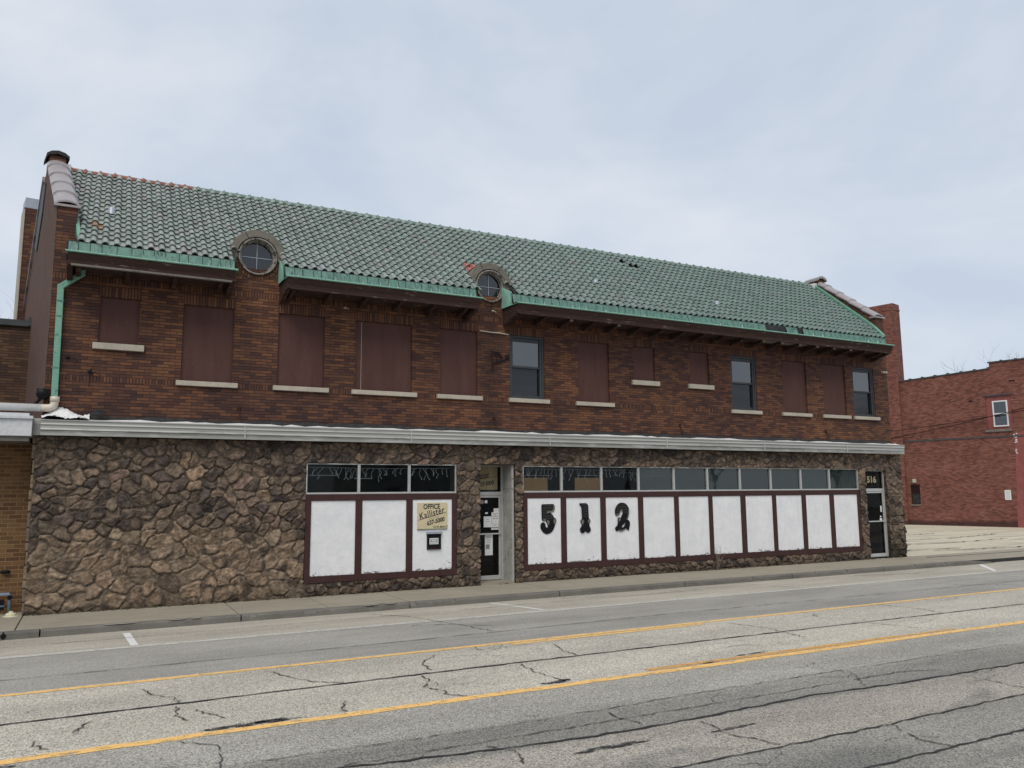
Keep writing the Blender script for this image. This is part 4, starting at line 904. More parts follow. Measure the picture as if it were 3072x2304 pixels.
mb.add([(-.955, .05, 0), (-.955, .05, 3.24), (-1.03, .6, 3.24), (-1.03, .6, 0)], [(0, 1, 2, 3)]); mb.add([(23.12, .05, 0), (23.12, .05, 3.24), (23.12, .6, 3.24), (23.12, .6, 0)], [(3, 2, 1, 0)])
mb.build('stone_wall_core', conc('rough_mortar', (.11, .092, .078, 1), (.15, .128, .108, 1), (.07, .06, .055, 1), 3), so)
# a few rough stones on the left return
mb = MB(); rnd = random.Random(9); z = .02
while z < 3.15:
    h = rnd.uniform(.14, .3); c = scol[rnd.randrange(ns)]; mb.box(-1.0-rnd.uniform(.005, .03), -.93, .0, rnd.uniform(.12, .3), z, z+h-.02, 0, (*c, 1)); z += h
mb.build('return_stones', M['fieldstone'], so, bevel=.02)

# window bays: aluminium transoms above, painted timber grid with white panels below
def bay(x0, x1, tdiv, pans, zt, first):
    tf = MB()
    ring(tf, x0, x1, .27, 2.125, -.045, .04, .12, 0, wt=.135, wb=.14)
    for a, b in zip(pans, pans[1:]): tf.box(a[1], b[0], -.043, .04, .41, 1.99)
    t = tf.build('timber_frame', M['darkwood'], BL, bevel=.006)
    for a, b in pans:
        mb = MB(); mb.box(a+.001, b-.001, -.028 if rnd.random() < .3 else -.02, .03, .411, 1.989); mb.build('white_panel', M['panel'], BL, bevel=.003)
    for q, (a, b) in enumerate(zip(tdiv, tdiv[1:])):
        mb = MB(); a2 = a+.002; b2 = b-.002
        ring(mb, a2, b2, 2.128, zt, -.02, .06, .026, 0, wt=.022, wb=.038)
        w = mb.build('transom_window', M['alu_bright'], BL, bevel=.003)
        gm = M['glass_t'] if x0 < 5 or q < 3 else M['glass_h']
        mb = MB(); mb.add([(a+.02, .03, 2.15), (b-.02, .03, 2.15), (b-.02, .03, zt-.02), (a+.02, .03, zt-.02)], [(0, 1, 2, 3)]); mb.build('pane', gm, w)
rnd = random.Random(2)
bay(4.04, 7.53, [4.04, 5.2, 6.37, 7.53], [(4.16, 5.13), (5.28, 6.3), (6.45, 7.41)], 2.79, 0)
P2 = [(9.4, 10.34), (10.5, 11.52), (11.68, 12.7), (12.86, 13.89), (14.04, 15.08), (15.22, 16.25), (16.43, 17.46), (17.61, 18.64), (18.81, 19.8), (19.99, 21.02)]
bay(9.28, 21.14, [9.28, 10.39, 11.58, 12.75, 13.92, 15.09, 16.28, 17.46, 18.67, 19.87, 21.14], P2, 2.775, 1)
# recess and doors
mb = MB(); mb.add([(9.045, .0, 0), (9.045, .52, 0), (9.045, .52, 2.8), (9.045, .0, 2.8)], [(0, 1, 2, 3)]); mb.box(9.0, 9.052, .02, .5, 0.0, 2.22); mb.box(9.0, 9.052, .02, .5, 2.23, 2.8)
mb.build('concrete_jamb', M['concrete_post'], BL)
mb = MB(); mb.box(8.13, 9.05, .0, .8, -.1, .035); mb.build('threshold', M['walk'], BL)
def door(x0, x1, y, zt, zl, sill, lab):
    mb = MB(); ring(mb, x0, x1, sill, zt, y, y+.06, .045, wt=.035, wb=.001); mb.box(x0+.045, x1-.045, y, y+.06, zl, zl+.085)
    d = mb.build('door', M['alu_bright'], BL, bevel=.004, label=lab)
    mb = MB(); ring(mb, x0+.05, x1-.05, sill+.01, zl-.004, y+.012, y+.05, .055, wt=.055, wb=.10); mb.build('door_leaf', M['alu_bright'], d, bevel=.004)
    mb = MB(); mb.box(x0+.07, x1-.07, y-.035, y-.012, 1.125, 1.16); mb.build('push_bar', M['alu_bright'], d, bevel=.004)
    mb = MB(); mb.add([(x0+.1, y+.035, sill+.1), (x1-.1, y+.035, sill+.1), (x1-.1, y+.035, zl-.05), (x0+.1, y+.035, zl-.05)], [(0, 1, 2, 3)]); mb.build('pane', M['glass_d'], d)
    mb = MB(); mb.add([(x0+.04, y+.035, zl+.08), (x1-.04, y+.035, zl+.08), (x1-.04, y+.035, zt-.03), (x0+.04, y+.035, zt-.03)], [(0, 1, 2, 3)]); mb.build('transom_pane', M['glass_t'], d)
    return d
d1 = door(8.1, 9.0, .5, 2.80, 2.07, .04, 'recessed glass office door with paper notices on its glass')
d2 = door(21.46, 22.42, .06, 2.745, 2.08, .04, 'glass corner door with gold street number above')
mb = MB(); mb.box(22.42, 22.50, .0, .12, 0, 2.2); mb.build('door_post', M['alu_bright'], d2)
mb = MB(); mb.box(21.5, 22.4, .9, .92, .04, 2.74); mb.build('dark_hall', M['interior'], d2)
text('street_number', '516', .27, (21.66, .088, 2.355), M['gilt'], d2, off=.012, ext=.001, sx=1.06)
mb = MB()
for a, b, c, e_ in ((22.20, 22.265, 1.43, 1.62), (22.165, 22.225, 1.26, 1.31), (22.14, 22.25, 1.16, 1.235)): mb.box(a, b, .088, .0885, c, e_)
mb.build('sticker', M['paper'], d2)
mb = MB()
for a, b, c, e_ in ((8.52, 8.59, 1.88, 1.95), (8.53, 8.60, 1.62, 1.66)): mb.box(a, b, .528, .5285, c, e_)
mb.lathe([(0, .0), (.05, .0), (.05, -.002)], (8.45, .528, 1.91), 16, axis='y', mi=1); mb.build('sticker', [M['paper'], M['greyink']], d1)
# night deposit box in the third white panel
mb = MB(); mb.box(6.795, 7.135, -.06, -.01, .865, 1.215); db = mb.build('deposit_box', M['black'], BL, bevel=.008)
mb = MB(); mb.box(6.775, 7.15, -.10, -.015, 1.215, 1.265); mb.build('hood', M['zinc'], db, bevel=.005)
mb = MB(); mb.box(6.85, 7.065, -.064, -.058, .985, 1.12); lp = mb.build('label_plate', M['paper'], db)
mb = MB(); mb.box(6.865, 7.05, -.0655, -.06, 1.0, 1.105, 0)
for zz, a, b in ((1.085, 6.89, 7.03), (1.065, 6.91, 7.01), (1.035, 6.875, 7.04), (1.015, 6.88, 7.03)): mb.box(a, b, -.067, -.065, zz-.006, zz+.004, 1)
mb.build('plate_print', [M['greyink'], M['paper']], db)
mb = MB(); mb.box(6.94, 6.97, -.08, -.058, .91, .95); mb.box(6.8, 7.13, -.072, -.055, .875, .895); mb.build('lock', M['rust'], db)

# ------------------------------------------------------------------ things on and in the building
o = thing('floodlight', 'black floodlight at the foot of the stucco end wall above the drain pipe', 'floodlight', (-1.0, .0, 3.85))
mb = MB(); mb.lathe([(0, .10), (.07, .10), (.10, .06), (.11, -.02), (.09, -.09), (0, -.10)], (.08, .0, .19), 14, axis='y'); mb.build('lamp_head', M['black'], o, smooth=True)
mb = MB(); mb.tube([(.05, .02, .1), (-.05, .05, -.02), (-.1, .05, -.05)], .03, 8); mb.box(-.02, .2, .03, .06, .25, .29); mb.build('mounting_arm', M['black'], o)
o = thing('wall_bracket', 'wrought iron scroll sign bracket rusting beside the first glazed upstairs window', 'bracket', (8.53, .1, 5.1))
mb = MB(); mb.box(-.015, .015, -.03, 0, .0, .5); mb.build('wall_plate', M['rust'], o)
mb = MB()
def spiral(cx, cz, r0, r1, a0, turns, n=26): return [(cx+(r0+(r1-r0)*i/n)*math.cos(a0+turns*6.283*i/n), -.03, cz+(r0+(r1-r0)*i/n)*math.sin(a0+turns*6.283*i/n)) for i in range(n+1)]
mb.tube(spiral(.16, .28, .02, .13, 0, 1.4), .008, 6)
mb.tube([(.0, -.03, .16), (.12, -.03, .19), (.25, -.03, .24), (.36, -.03, .30), (.46, -.03, .32)], .013, 6); mb.tube([(.0, -.03, .42), (.08, -.03, .46), (.17, -.03, .44), (.25, -.03, .3)], .012, 6)
mb.tube(spiral(.40, .40, .02, .065, 1, 1.0), .009, 6); mb.tube([(.36, -.03, .30), (.42, -.03, .40)], .01, 6); mb.build('scrollwork', M['black'], o)
mb = MB(); mb.tube([(8.18, .07, 6.05), (8.5, .065, 6.035), (8.72, .07, 6.04), (8.98, .068, 6.015)], [.016, .012, .018, .012], 6)
tag(mb.build('broken_pipe', M['sill']), 'thin pale broken pipe fixed across the brick beside the lintel of the first glazed window', 'pipe')
for (wx, wz, lab) in ((-.55, 4.78, 'cut cable ends sticking out of the brick just right of the downspout'), (-.16, 4.52, 'cut cable clump hanging from the brick belt right of the downspout')):
    mb = MB(); mb.lathe([(0, .04), (.03, .03), (.04, .0)], (wx, .1, wz), 8, axis='y'); mb.tube([(wx, .07, wz), (wx+.1, .02, wz-.02), (wx+.2, .0, wz-.12 if wz > 4.6 else wz-.08)], .009, 5)
    if wz < 4.6: mb.tube([(wx, .07, wz), (wx, .04, wz-.3)], .008, 5); mb.tube([(wx, .07, wz), (wx+.04, .04, wz+.08)], .01, 5)
    tag(mb.build('cable_stub', M['black']), lab, 'cable')
mb = MB(); mb.lathe([(0, .09), (.035, .08), (.04, .0)], (22.88, .1, 5.93), 10, axis='y'); mb.lathe([(0, .09), (.035, .08), (.04, .0)], (22.74, .1, 5.93), 10, axis='y'); mb.box(22.72, 22.9, .06, .1, 5.9, 5.96)
tag(mb.build('corner_floodlight', M['sill']), 'small twin pale light fitting under the eave at the right corner', 'light fitting')
for wx, wz, lab in ((4.84, 6.29, 'small pale fitting on the brick frieze above the third large board'), (8.55, 6.58, 'small pale fitting on the brick under the second round window')):
    mb = MB(); mb.lathe([(0, .06), (.02, .05), (.03, .0)], (wx, .1, wz), 10, axis='y'); mb.tube([(wx+.02, .05, wz), (wx+.06, .03, wz-.04)], .01, 5)
    tag(mb.build('wall_fitting', M['sill']), lab, 'fitting')
mb = MB(); mb.tube([(6.83, -.1, 6.46), (6.83, -.1, 6.36), (6.81, -.08, 6.28), (6.76, -.02, 6.26)], .042, 10); tag(mb.build('drain_stub', M['rust'], smooth=True), 'short rusty drain pipe stub hanging under the middle eave', 'pipe')
# crumpled sheet over the canopy end
rs = np.random.RandomState(8); mb = MB(); nxs, nys = 22, 8; vs = []
for i in range(nxs+1):
    for j in range(nys+1):
        u, v_ = i/nxs, j/nys; x = -.90+.78*u; y = -.29+.40*v_; z = 3.555+.11*v_+.12*math.sin(math.pi*min(1, u*1.15))*(.4+.6*v_)+.03*math.sin(9*u+5*v_)+rs.uniform(-.014, .014); vs.append((x+rs.uniform(-.01, .01), y-.02*math.sin(7*u), z))
mb.add(vs, [(i*(nys+1)+j, (i+1)*(nys+1)+j, (i+1)*(nys+1)+j+1, i*(nys+1)+j+1) for i in range(nxs) for j in range(nys)])
tag(mb.build('plastic_sheet', M['whitecoat']), 'crumpled white plastic sheet heaped on the left end of the metal canopy', 'sheet')
mb = MB(); mb.box(-.12, .12, -.16, -.05, 3.66, 3.72); mb.box(-.05, .16, -.12, .0, 3.72, 3.76); tag(mb.build('loose_plank', M['tarblack']), 'black broken plank lying on the canopy right of the crumpled sheet', 'plank')

# signs
o = thing('office_sign', 'cream office sign with phone number on the third white panel left of the door', 'sign', (6.92, -.03, 1.33))
mb = MB(); mb.box(-.36, .36, -.03, 0, 0, .59); mb.build('board', M['sign'], o, bevel=.003)
mb = MB(); mb.box(-.365, .365, -.028, 0, -.012, -.001); mb.build('edge_trim', M['oldstone'], o)
text('lettering', 'OFFICE', .158, (-.225, -.032, .445), M['ink'], o, off=.004, sx=.80, rot=R(1))
text('lettering', 'Kallister', .21, (-.31, -.032, .205), M['ink'], o, off=.0022, space=1.10, sx=.80, rot=R(14.5), shear=.12)
text('lettering', 'SINCE 1959', .062, (-.10, -.0315, .195), M['faded'], o, off=.0, sx=.9, rot=R(12))
text('lettering', '637-5000', .135, (-.13, -.032, .075), M['ink'], o, off=.004, sx=.85, rot=R(13), shear=.15)
text('lettering', '512 W. MAIN ST.', .066, (.02, -.032, .018), M['ink'], o, off=.001, sx=.74)
mb = MB(); mb.obox((0, -.0315, .285), (.355, 0, .088), (0, .001, 0), (0, 0, .0045)); mb.build('underline', M['ink'], o)
o = thing('hanging_sign', 'tan painted sign with phone number hung behind the glass over the office door', 'sign', (8.5, .6, 2.20))
mb = MB(); mb.box(-.36, .40, -.01, .0, .0, .585); mb.build('board', M['sign_dim'], o)
text('lettering', 'Kallister', .205, (-.36, -.012, .22), M['ink'], o, off=.003, sx=.80, rot=R(9.5), shear=.12)
text('lettering', '637-5000', .135, (-.12, -.012, .075), M['ink'], o, off=.004, sx=.82, rot=R(9), shear=.15)
mb = MB(); mb.obox((0.02, -.0115, .275), (.37, 0, .06), (0, .001, 0), (0, 0, .004)); mb.build('underline', M['ink'], o)

def notice(x0, x1, z0, z1, lines, lab, y=.527):
    o = thing('paper_notice', lab, 'notice', ((x0+x1)/2, y, z0), group='paper notices taped to the office door glass')
    w = x1-x0; h = z1-z0; mb = MB(); mb.box(-w/2, w/2, -.001, 0, 0, h); mb.build('sheet', M['paper'], o)
    mb = MB()
    for (t, a, b, hh) in lines: mb.box(-w/2+w*a, -w/2+w*b, -.0022, -.001, h*t, h*t+hh)
    mb.build('print', M['greyink'], o)
k85 = lambda v: v*1.0085
notice(8.76, 8.90, 1.648, 1.75, [(.5, .2, .8, .004)], 'small blank note, topmost of the papers on the office door')
notice(8.70, 8.905, 1.375, 1.655, [(.85, .15, .85, .01), (.75, .3, .7, .012), (.62, .1, .9, .014), (.42, .15, .5, .02), (.42, .6, .85, .02), (.2, .4, .6, .006)], 'white notice with a thick black line near the right edge of the office door', .526)
notice(8.49, 8.695, 1.30, 1.56, [(.7, .3, .7, .008), (.5, .25, .75, .008)], 'plain white letter sheet left of the ruled notice on the office door')
notice(8.69, 8.89, 1.235, 1.37, [(.75, .2, .8, .01), (.25, .05, .95, .03)], 'wrinkled note with bold print just above the office door push bar', .5255)
notice(8.52, 8.73, .63, 1.12, [(.92, .1, .9, .012), (.84, .1, .85, .012), (.76, .2, .8, .01), (.68, .2, .8, .01), (.60, .2, .7, .01), (.30, .1, .6, .11)], 'long narrow printed sheet on the lower glass of the office door')

def smooth_loop(pts, it=1):
    for _ in range(it):
        q = []
        for a, b in zip(pts, pts[1:]+pts[:1]):
            d = math.hypot(a[0]-b[0], a[1]-b[1])
            if d > 260: q += [a, b] if it == 99 else [(a[0]*.93+b[0]*.07, a[1]*.93+b[1]*.07), (a[0]*.07+b[0]*.93, a[1]*.07+b[1]*.93)]
            else: q += [(a[0]*.75+b[0]*.25, a[1]*.75+b[1]*.25), (a[0]*.25+b[0]*.75, a[1]*.25+b[1]*.75)]
        pts = q
    return pts
def numeral(nm, lab, X, Z, kx, kz, sil, holes, greys, stripes):
    cx = X+450*kx; o = thing('house_number', lab, 'house number', (cx, -.03, Z-1450*kz), group='ornate street number on the white panels')
    T = lambda p: ((p[0]-450)*kx, (1450-p[1])*kz)
    mesh_obj('numeral', flatpoly([[T(p) for p in smooth_loop(sil)]] + [[T(p) for p in smooth_loop(h)] for h in holes], -.008, .008), M['black'], o)
    mb_loops = [[T(p) for p in smooth_loop(g)] for g in greys]
    mesh_obj('shading', flatpoly(mb_loops, -.0175, .001), M['olive'], o)
    mb = MB()
    for (y, a, b) in stripes: p, q = T((a, y)), T((b, y)); mb.box(p[0], q[0], -.0185, -.016, p[1]-5*kz, p[1]+5*kz)
    mb.build('stripes', M['stripe'], o)
numeral('five', 'ornate black numeral 5 on the white panel right of the office door', 9.59, 2.11, .0008, .00068,
 [(245, 395), (660, 390), (720, 455), (700, 670), (540, 700), (600, 740), (650, 800), (685, 890), (720, 890), (765, 940), (768, 1040), (715, 1130), (690, 1230), (640, 1340), (560, 1420), (440, 1468), (330, 1430), (240, 1330), (205, 1220), (205, 1130), (240, 1060), (280, 1038), (340, 1050), (380, 1110), (385, 1200), (430, 1235), (470, 1200), (435, 1100), (408, 1030), (400, 965), (350, 1008), (300, 1003), (252, 950)], [],
 [[(668, 405), (710, 458), (695, 660), (430, 728), (418, 650), (660, 632)], [(285, 930), (400, 930), (385, 965), (345, 998), (300, 988)], [(430, 945), (470, 955), (518, 1010), (512, 1080), (482, 1165), (430, 1060)], [(700, 905), (760, 950), (762, 1035), (710, 1120), (668, 1080), (658, 960)]],
 [(450, 280, 655), (505, 280, 655), (560, 280, 655), (615, 280, 640), (675, 280, 410), (735, 280, 410), (790, 280, 610), (850, 280, 650), (905, 280, 660)])
numeral('one', 'ornate black numeral 1 on the second white panel of the long bay', 10.73, 2.02, .00079, .00065,
 [(195, 260), (455, 258), (520, 325), (535, 855), (590, 890), (600, 960), (550, 1050), (555, 1140), (600, 1230), (605, 1300), (570, 1370), (500, 1400), (440, 1370), (405, 1310), (370, 1370), (300, 1412), (230, 1370), (200, 1290), (205, 1220), (270, 1130), (270, 1060), (222, 970), (230, 900), (285, 860), (270, 390), (205, 335)], [],
 [[(295, 875), (355, 930), (340, 1000), (300, 1095), (255, 1000), (245, 920)], [(540, 868), (588, 930), (573, 990), (540, 1055), (492, 970), (492, 910)]],
 [(315, 270, 465), (380, 300, 495), (447, 300, 495), (512, 300, 495), (578, 300, 500), (645, 305, 500), (710, 305, 505), (777, 315, 505)])
numeral('two', 'ornate black numeral 2 on the third white panel of the long bay', 11.79, 2.01, .000756, .000615,
 [(215, 640), (240, 500), (300, 380), (390, 290), (480, 258), (600, 270), (700, 330), (770, 430), (808, 560), (800, 740), (760, 870), (715, 975), (760, 990), (800, 1020), (828, 1100), (820, 1220), (780, 1340), (775, 1425), (740, 1410), (700, 1360), (655, 1340), (580, 1400), (480, 1458), (400, 1440), (340, 1400), (300, 1440), (250, 1425), (215, 1350), (212, 1285), (250, 1260), (310, 1190), (335, 1080), (320, 970), (330, 900), (370, 870), (420, 875), (455, 890), (510, 780), (545, 690), (540, 620), (490, 600), (440, 640), (410, 740), (370, 790), (290, 812), (255, 800), (235, 740)],
 [[(655, 1010), (600, 1120), (500, 1210), (478, 1260), (510, 1292), (565, 1275), (612, 1210), (642, 1090)]],
 [[(385, 715), (420, 590), (480, 538), (540, 565), (548, 625), (500, 592), (445, 625), (405, 735), (370, 780), (290, 800), (248, 735)], [(768, 500), (800, 600), (790, 740), (700, 955), (668, 990), (750, 760), (765, 600)], [(370, 898), (438, 900), (455, 930), (372, 1075), (338, 960)], [(330, 1372), (420, 1392), (520, 1386), (650, 1315), (672, 1330), (560, 1400), (480, 1440), (400, 1425), (335, 1392)]],
 [(355, 430, 690), (420, 310, 745), (485, 300, 758), (555, 290, 410), (555, 556, 758), (620, 260, 390), (620, 562, 752), (690, 245, 380), (690, 562, 748)])

# lights and boards seen through the transoms
rnd = random.Random(21)
def icicles(x0, x1, lab):
    mb = MB(); mb.tube([(x0, .12, 2.71), ((x0+x1)/2, .12, 2.69), (x1, .12, 2.71)], .003, 4); x = x0+.1
    while x < x1-.05:
        z = 2.70; p = (x, .12, z); L_ = rnd.uniform(.06, .24)
        pts = [p]; 
        while pts[-1][2] > 2.70-L_: q = pts[-1]; pts.append((q[0]+rnd.uniform(-.05, .05), .12+rnd.uniform(-.01, .01), q[2]-rnd.uniform(.03, .06)))
        mb.tube(pts, .0038, 4); q = pts[-1]; mb.tube([q, (q[0]+rnd.uniform(-.05, .05), .12, q[2]-.04)], .006, 4)
        x += rnd.uniform(.05, .14)
    tag(mb.build('icicle_lights', M['wirewhite']), lab, 'string lights', 'icicle string lights behind the transom glass')
icicles(4.12, 7.45, 'white icicle string lights behind the three transom panes left of the office door')
icicles(9.35, 14.1, 'white icicle string lights behind the first transom panes right of the office door')
for (x0, x1, y, z, lab) in ((4.10, 4.96, .8, 2.55, 'pale strip light hanging behind the leftmost transom pane'), (5.33, 5.76, .8, 2.48, 'short pale strip light hanging behind the second transom pane'), (9.45, 10.53, .8, 2.56, 'long pale strip light above the left plywood sheet inside'),
      (11.39, 12.0, .8, 2.565, 'pale strip light above the right plywood sheet inside'), (12.77, 13.22, .8, 2.635, 'higher pale strip light behind the third pane of the long bay'), (13.41, 14.28, .8, 2.55, 'dim strip light behind the fourth pane of the long bay')):
    o = thing('strip_light', lab, 'strip light', ((x0+x1)/2, y, z), group='strip lights inside the shop'); w = (x1-x0)/2
    mb = MB(); mb.tube([(-w, 0, 0), (w, 0, 0)], .011, 8); mb.build('tube_lamp', M['wirewhite'], o)
    mb = MB(); mb.box(-w-.02, w+.02, -.03, .03, .02, .05); mb.build('fixture_body', M['interior'], o)
for x0, x1, z1, lab in ((9.4, 10.35, 2.50, 'orange plywood sheet leaning inside behind the first pane right of the office door'), (11.17, 12.05, 2.50, 'orange plywood sheet leaning inside behind the second pane right of the office door')):
    mb = MB(); mb.box(x0, x1, .62, .64, .1, z1); tag(mb.build('plywood_sheet', M['ply']), lab, 'board')

# ------------------------------------------------------------------ neighbour on the left
NL = thing('neighbouring_shop', 'low tan brick shop with white canopy at the left edge of the photo', 'building', (-8, .6, 0))
mb = MB(); mb.box(-8, 6.95, 0, .3, 0, 3.3); mb.build('front_wall', M['ybrick'], NL)
mb = MB(); mb.box(-8, 6.57, 3.2, 3.5, 3.3, 5.98); mb.build('upper_wall', M['nbrick'], NL)
mb = MB(); mb.box(-8, 6.6, 3.12, 3.56, 5.98, 6.12); mb.box(6.5, 6.56, 3.1, 3.2, 6.0, 6.2); mb.build('coping', M['slate'], NL)
mb = MB(); mb.box(-8, 6.97, -.98, 0, 3.22, 3.53); mb.box(-8, 6.98, -1.02, .0, 3.53, 3.585); mb.box(-8, 6.9, -.7, .0, 3.585, 3.66); mb.build('canopy', M['fascia_w'], NL, bevel=.006)
mb = MB(); mb.box(-8, 6.93, -.93, 0, 3.13, 3.22); mb.build('soffit', M['kerb'], NL)
mb = MB(); mb.box(6.975, 7.1, -.84, -.80, 3.25, 3.56)
for i in range(14): mb.tube([(6.98+.0, -.85, 3.26+.021*i), (7.1, -.85, 3.26+.021*i)], .008, 5)
mb.build('corrugated_closure', M['alu'], NL)
mb = MB(); mb.box(-8, 7.0, .3, 3.2, 3.25, 3.31); mb.build('flat_roof', M['slate'], NL)
mb = MB(); mb.tube([(-9, .0, 3.775), (-.93, .0, 3.775)], .072, 16); tag(mb.build('drain_pipe', M['pvc'], smooth=True), 'white plastic drain pipe running along the neighbour canopy from the downspout elbow', 'pipe')
o = thing('gas_meter', 'blue grey gas meter and pipes at the foot of the tan brick wall', 'gas meter', (-1.55, .38, 0))
mb = MB(); mb.lathe([(0, .12), (.10, .12), (.13, .08), (.13, -.08), (.10, -.12), (0, -.12)], (-.1, 0, .22), 16, axis='y'); mb.build('meter_body', M['gasgrey'], o, smooth=True)
mb = MB(); mb.tube([(-.5, .0, .36), (.3, 0, .36), (.32, 0, .33), (.32, 0, .0)], .03, 10); mb.tube([(-.1, 0, .2), (-.1, 0, .36)], .025, 8); mb.tube([(-.4, -.05, .16), (.25, -.05, .15)], .02, 8); mb.build('pipework', M['gasgrey'], o, smooth=True)
mb = MB(); mb.lathe([(0, .05), (.04, .05), (.045, .0)], (.32, -.02, .30), 10, axis='y'); mb.box(.16, .24, -.06, .04, .08, .26); mb.build('regulator', M['black'], o)
mb = MB(); mb.lathe([(0, .095), (.035, .09), (.037, .065), (.065, .06), (.085, .045), (.085, .012), (.12, .010), (.125, 0)], (-1.17, .02, .0), 20); tag(mb.build('cleanout_cap', M['capcream']), 'cream plastic pipe cap on the pavement by the stone corner', 'pipe cap')
mb = MB(); mb.box(-1.42, -1.28, .52, .6, .72, .78); tag(mb.build('wall_vent', M['black'], bevel=.02), 'small black vent on the tan brick wall above the gas meter', 'vent')
# stack behind the left gable
o = thing('chimney_stack', 'broad dark brick chimney behind the left gable', 'chimney', (-1.52, 5.6, 0), R(9))
mb = MB(); mb.box(-.38, .75, 0, .7, 3.3, 9.35); mb.build('shaft', M['brick'], o)
mb = MB(); mb.box(-.36, .73, .02, .68, 9.35, 9.62); mb.build('cap', M['zinc'], o)
mb = MB(); mb.box(-.385, -.36, -.012, .705, 3.3, 9.3); mb.build('edge_render', M['sill'], o)
mb = MB(); v = [(-.925+sx(2.5), 2.5, 9.0), (-.925+sx(3.0), 3.0, 9.1), (-.925+sx(3.6), 3.6, 8.5), (-.925+sx(3.9), 3.9, 7.9), (-.925+sx(3.5), 3.5, 7.7), (-.925+sx(2.8), 2.8, 8.4)]
mb.add(v + [(p[0]+.03, p[1], p[2]) for p in v], [tuple(range(6)), (0, 6, 7, 1), (1, 7, 8, 2), (2, 8, 9, 3), (3, 9, 10, 4), (4, 10, 11, 5), (5, 11, 6, 0)]); mb.build('gable_board', M['slate'], BL)

# ------------------------------------------------------------------ red building across the lot (local X runs along its wall)
RB = thing('red_brick_building', 'red brick building across the parking lot with one white window', 'building', (43.65, 15.22, 0), math.atan2(-.97348, .22878))
mb = MB(); op = [(4.97, 6.27, 5.42, 7.30), (.48, 1.02, 1.22, 2.40)]
wall_grid(mb, -8, 14, -.1, 8.62, 0, op, .25)
mb.add([(5.32, 0, 8.62), (14, 0, 8.62), (14, 0, 9.2), (5.32, 0, 9.2)], [(0, 1, 2, 3)]); mb.add([(5.32, 0, 8.62), (5.32, .3, 8.62), (5.32, .3, 9.2), (5.32, 0, 9.2)], [(0, 1, 2, 3)])
mb.add([(-.1, 0, 8.62), (5.32, 0, 8.62), (5.32, 0, 8.84), (-.1, 0, 8.64)], [(0, 1, 2, 3)])
mb.box(13.7, 14, .01, 14, 0, 9.2); mb.box(-8, 14, 13.7, 14, 0, 8.6); mb.box(-8, -7.7, .01, 14, 0, 8.6)
mb.build('wall', M['red'], RB)
mb = MB(); mb.box(-8, 14, .3, 14, 8.3, 8.4); mb.build('flat_roof', M['slate'], RB)
mb = MB(); n = 6
for i in range(8):
    a = -.5+5.8*i/8; b = a+5.8/8; zf = lambda x: 8.65+.2*max(0, x)/5.3
    mb.add([(a, -.05, zf(a)), (b, -.05, zf(b)+.01), (b, .3, zf(b)+.01), (a, .3, zf(a)), (a, -.05, zf(a)+.06), (b, -.05, zf(b)+.075), (b, .3, zf(b)+.075), (a, .3, zf(a)+.06)], [(0, 3, 2, 1), (4, 5, 6, 7), (0, 1, 5, 4), (1, 2, 6, 5), (2, 3, 7, 6), (3, 0, 4, 7)])
    mb.box(b-.09, b, -.06, .31, zf(b)+.0, zf(b)+.12)
for i in range(12): a = 5.25+.73*i; mb.box(a, a+.72, -.05, .3, 9.2, 9.265); mb.box(a+.64, a+.73, -.06, .31, 9.2, 9.31)
mb.build('coping', M['slate'], RB)
mb = MB(); mb.box(-8, 14, -.03, .02, 4.96, 5.04); mb.build('ledge_course', M['slate'], RB)
mb = MB(); mb.add([(6.35, -.004, 5.2), (14, -.004, 5.2), (14, -.004, .0), (6.05, -.004, .0), (6.1, -.004, 1.7), (6.3, -.004, 3.5)], [(0, 3, 2, 1), (0, 5, 4, 3)][0:1]); 
mb.v = []; mb.f = []; mb.mi = []; mb.c = []
mb.add([(6.32, -.004, 5.2), (14, -.004, 5.2), (14, -.004, .0), (6.05, -.004, .0)], [(0, 3, 2, 1)]); mb.build('painted_patch', M['pinkpaint'], RB)
mb = MB()
for i in range(14):
    zz = 4.5+rnd.random()*.7 if i < 11 else 3.9+.5*rnd.random(); xx = 6.3+rnd.uniform(-.06, .09); mb.box(xx-.03, xx+.05, -.01, -.006, zz, zz+.05)
mb.build('white_patch', M['whitecoat'], RB)
mb = MB(); mb.box(4.97, 6.27, .06, .1, 5.42, 7.30); w = mb.build('window_surround', M['pinkpaint'], RB)
mb = MB(); mb.box(4.86, 6.36, -.04, .03, 7.30, 7.37, 0); mb.build('lintel', M['slate'], w)
mb = MB(); mb.box(4.88, 6.2, -.08, .1, 5.28, 5.41, 0); mb.build('sill', M['oldstone'], w)
mb = MB(); ring(mb, 5.30, 6.06, 5.56, 7.02, .0, .06, .07); mb.box(5.37, 5.99, .0, .055, 6.26, 6.32); w = mb.build('white_window', M['wirewhite'], RB)
mb = MB(); mb.box(5.37, 5.99, .03, .04, 5.62, 6.27); mb.box(5.37, 5.99, .03, .04, 6.31, 6.96); mb.build('pane', M['glass'], w)
mb = MB(); mb.box(5.30, 6.06, .058, .062, 5.56, 7.02); mb.build('dark_room', M['black'], w)
mb = MB(); mb.box(.48, 1.02, .1, .14, 1.22, 2.4, 0); ring(mb, .48, 1.02, 1.22, 1.85, .02, .1, .04)
for i in range(6): mb.obox((.75, .05, 1.92+.08*i), (.24, 0, 0), (0, .03, -.02), (0, .004, .006))
w = mb.build('louvre_window', M['darkwood'], RB)
mb = MB(); mb.box(.55, .95, .07, .08, 1.28, 1.8); mb.build('pane', M['glass'], w)
mb = MB(); mb.box(.44, 1.06, -.05, .08, 1.14, 1.215); mb.build('sill', M['oldstone'], w)
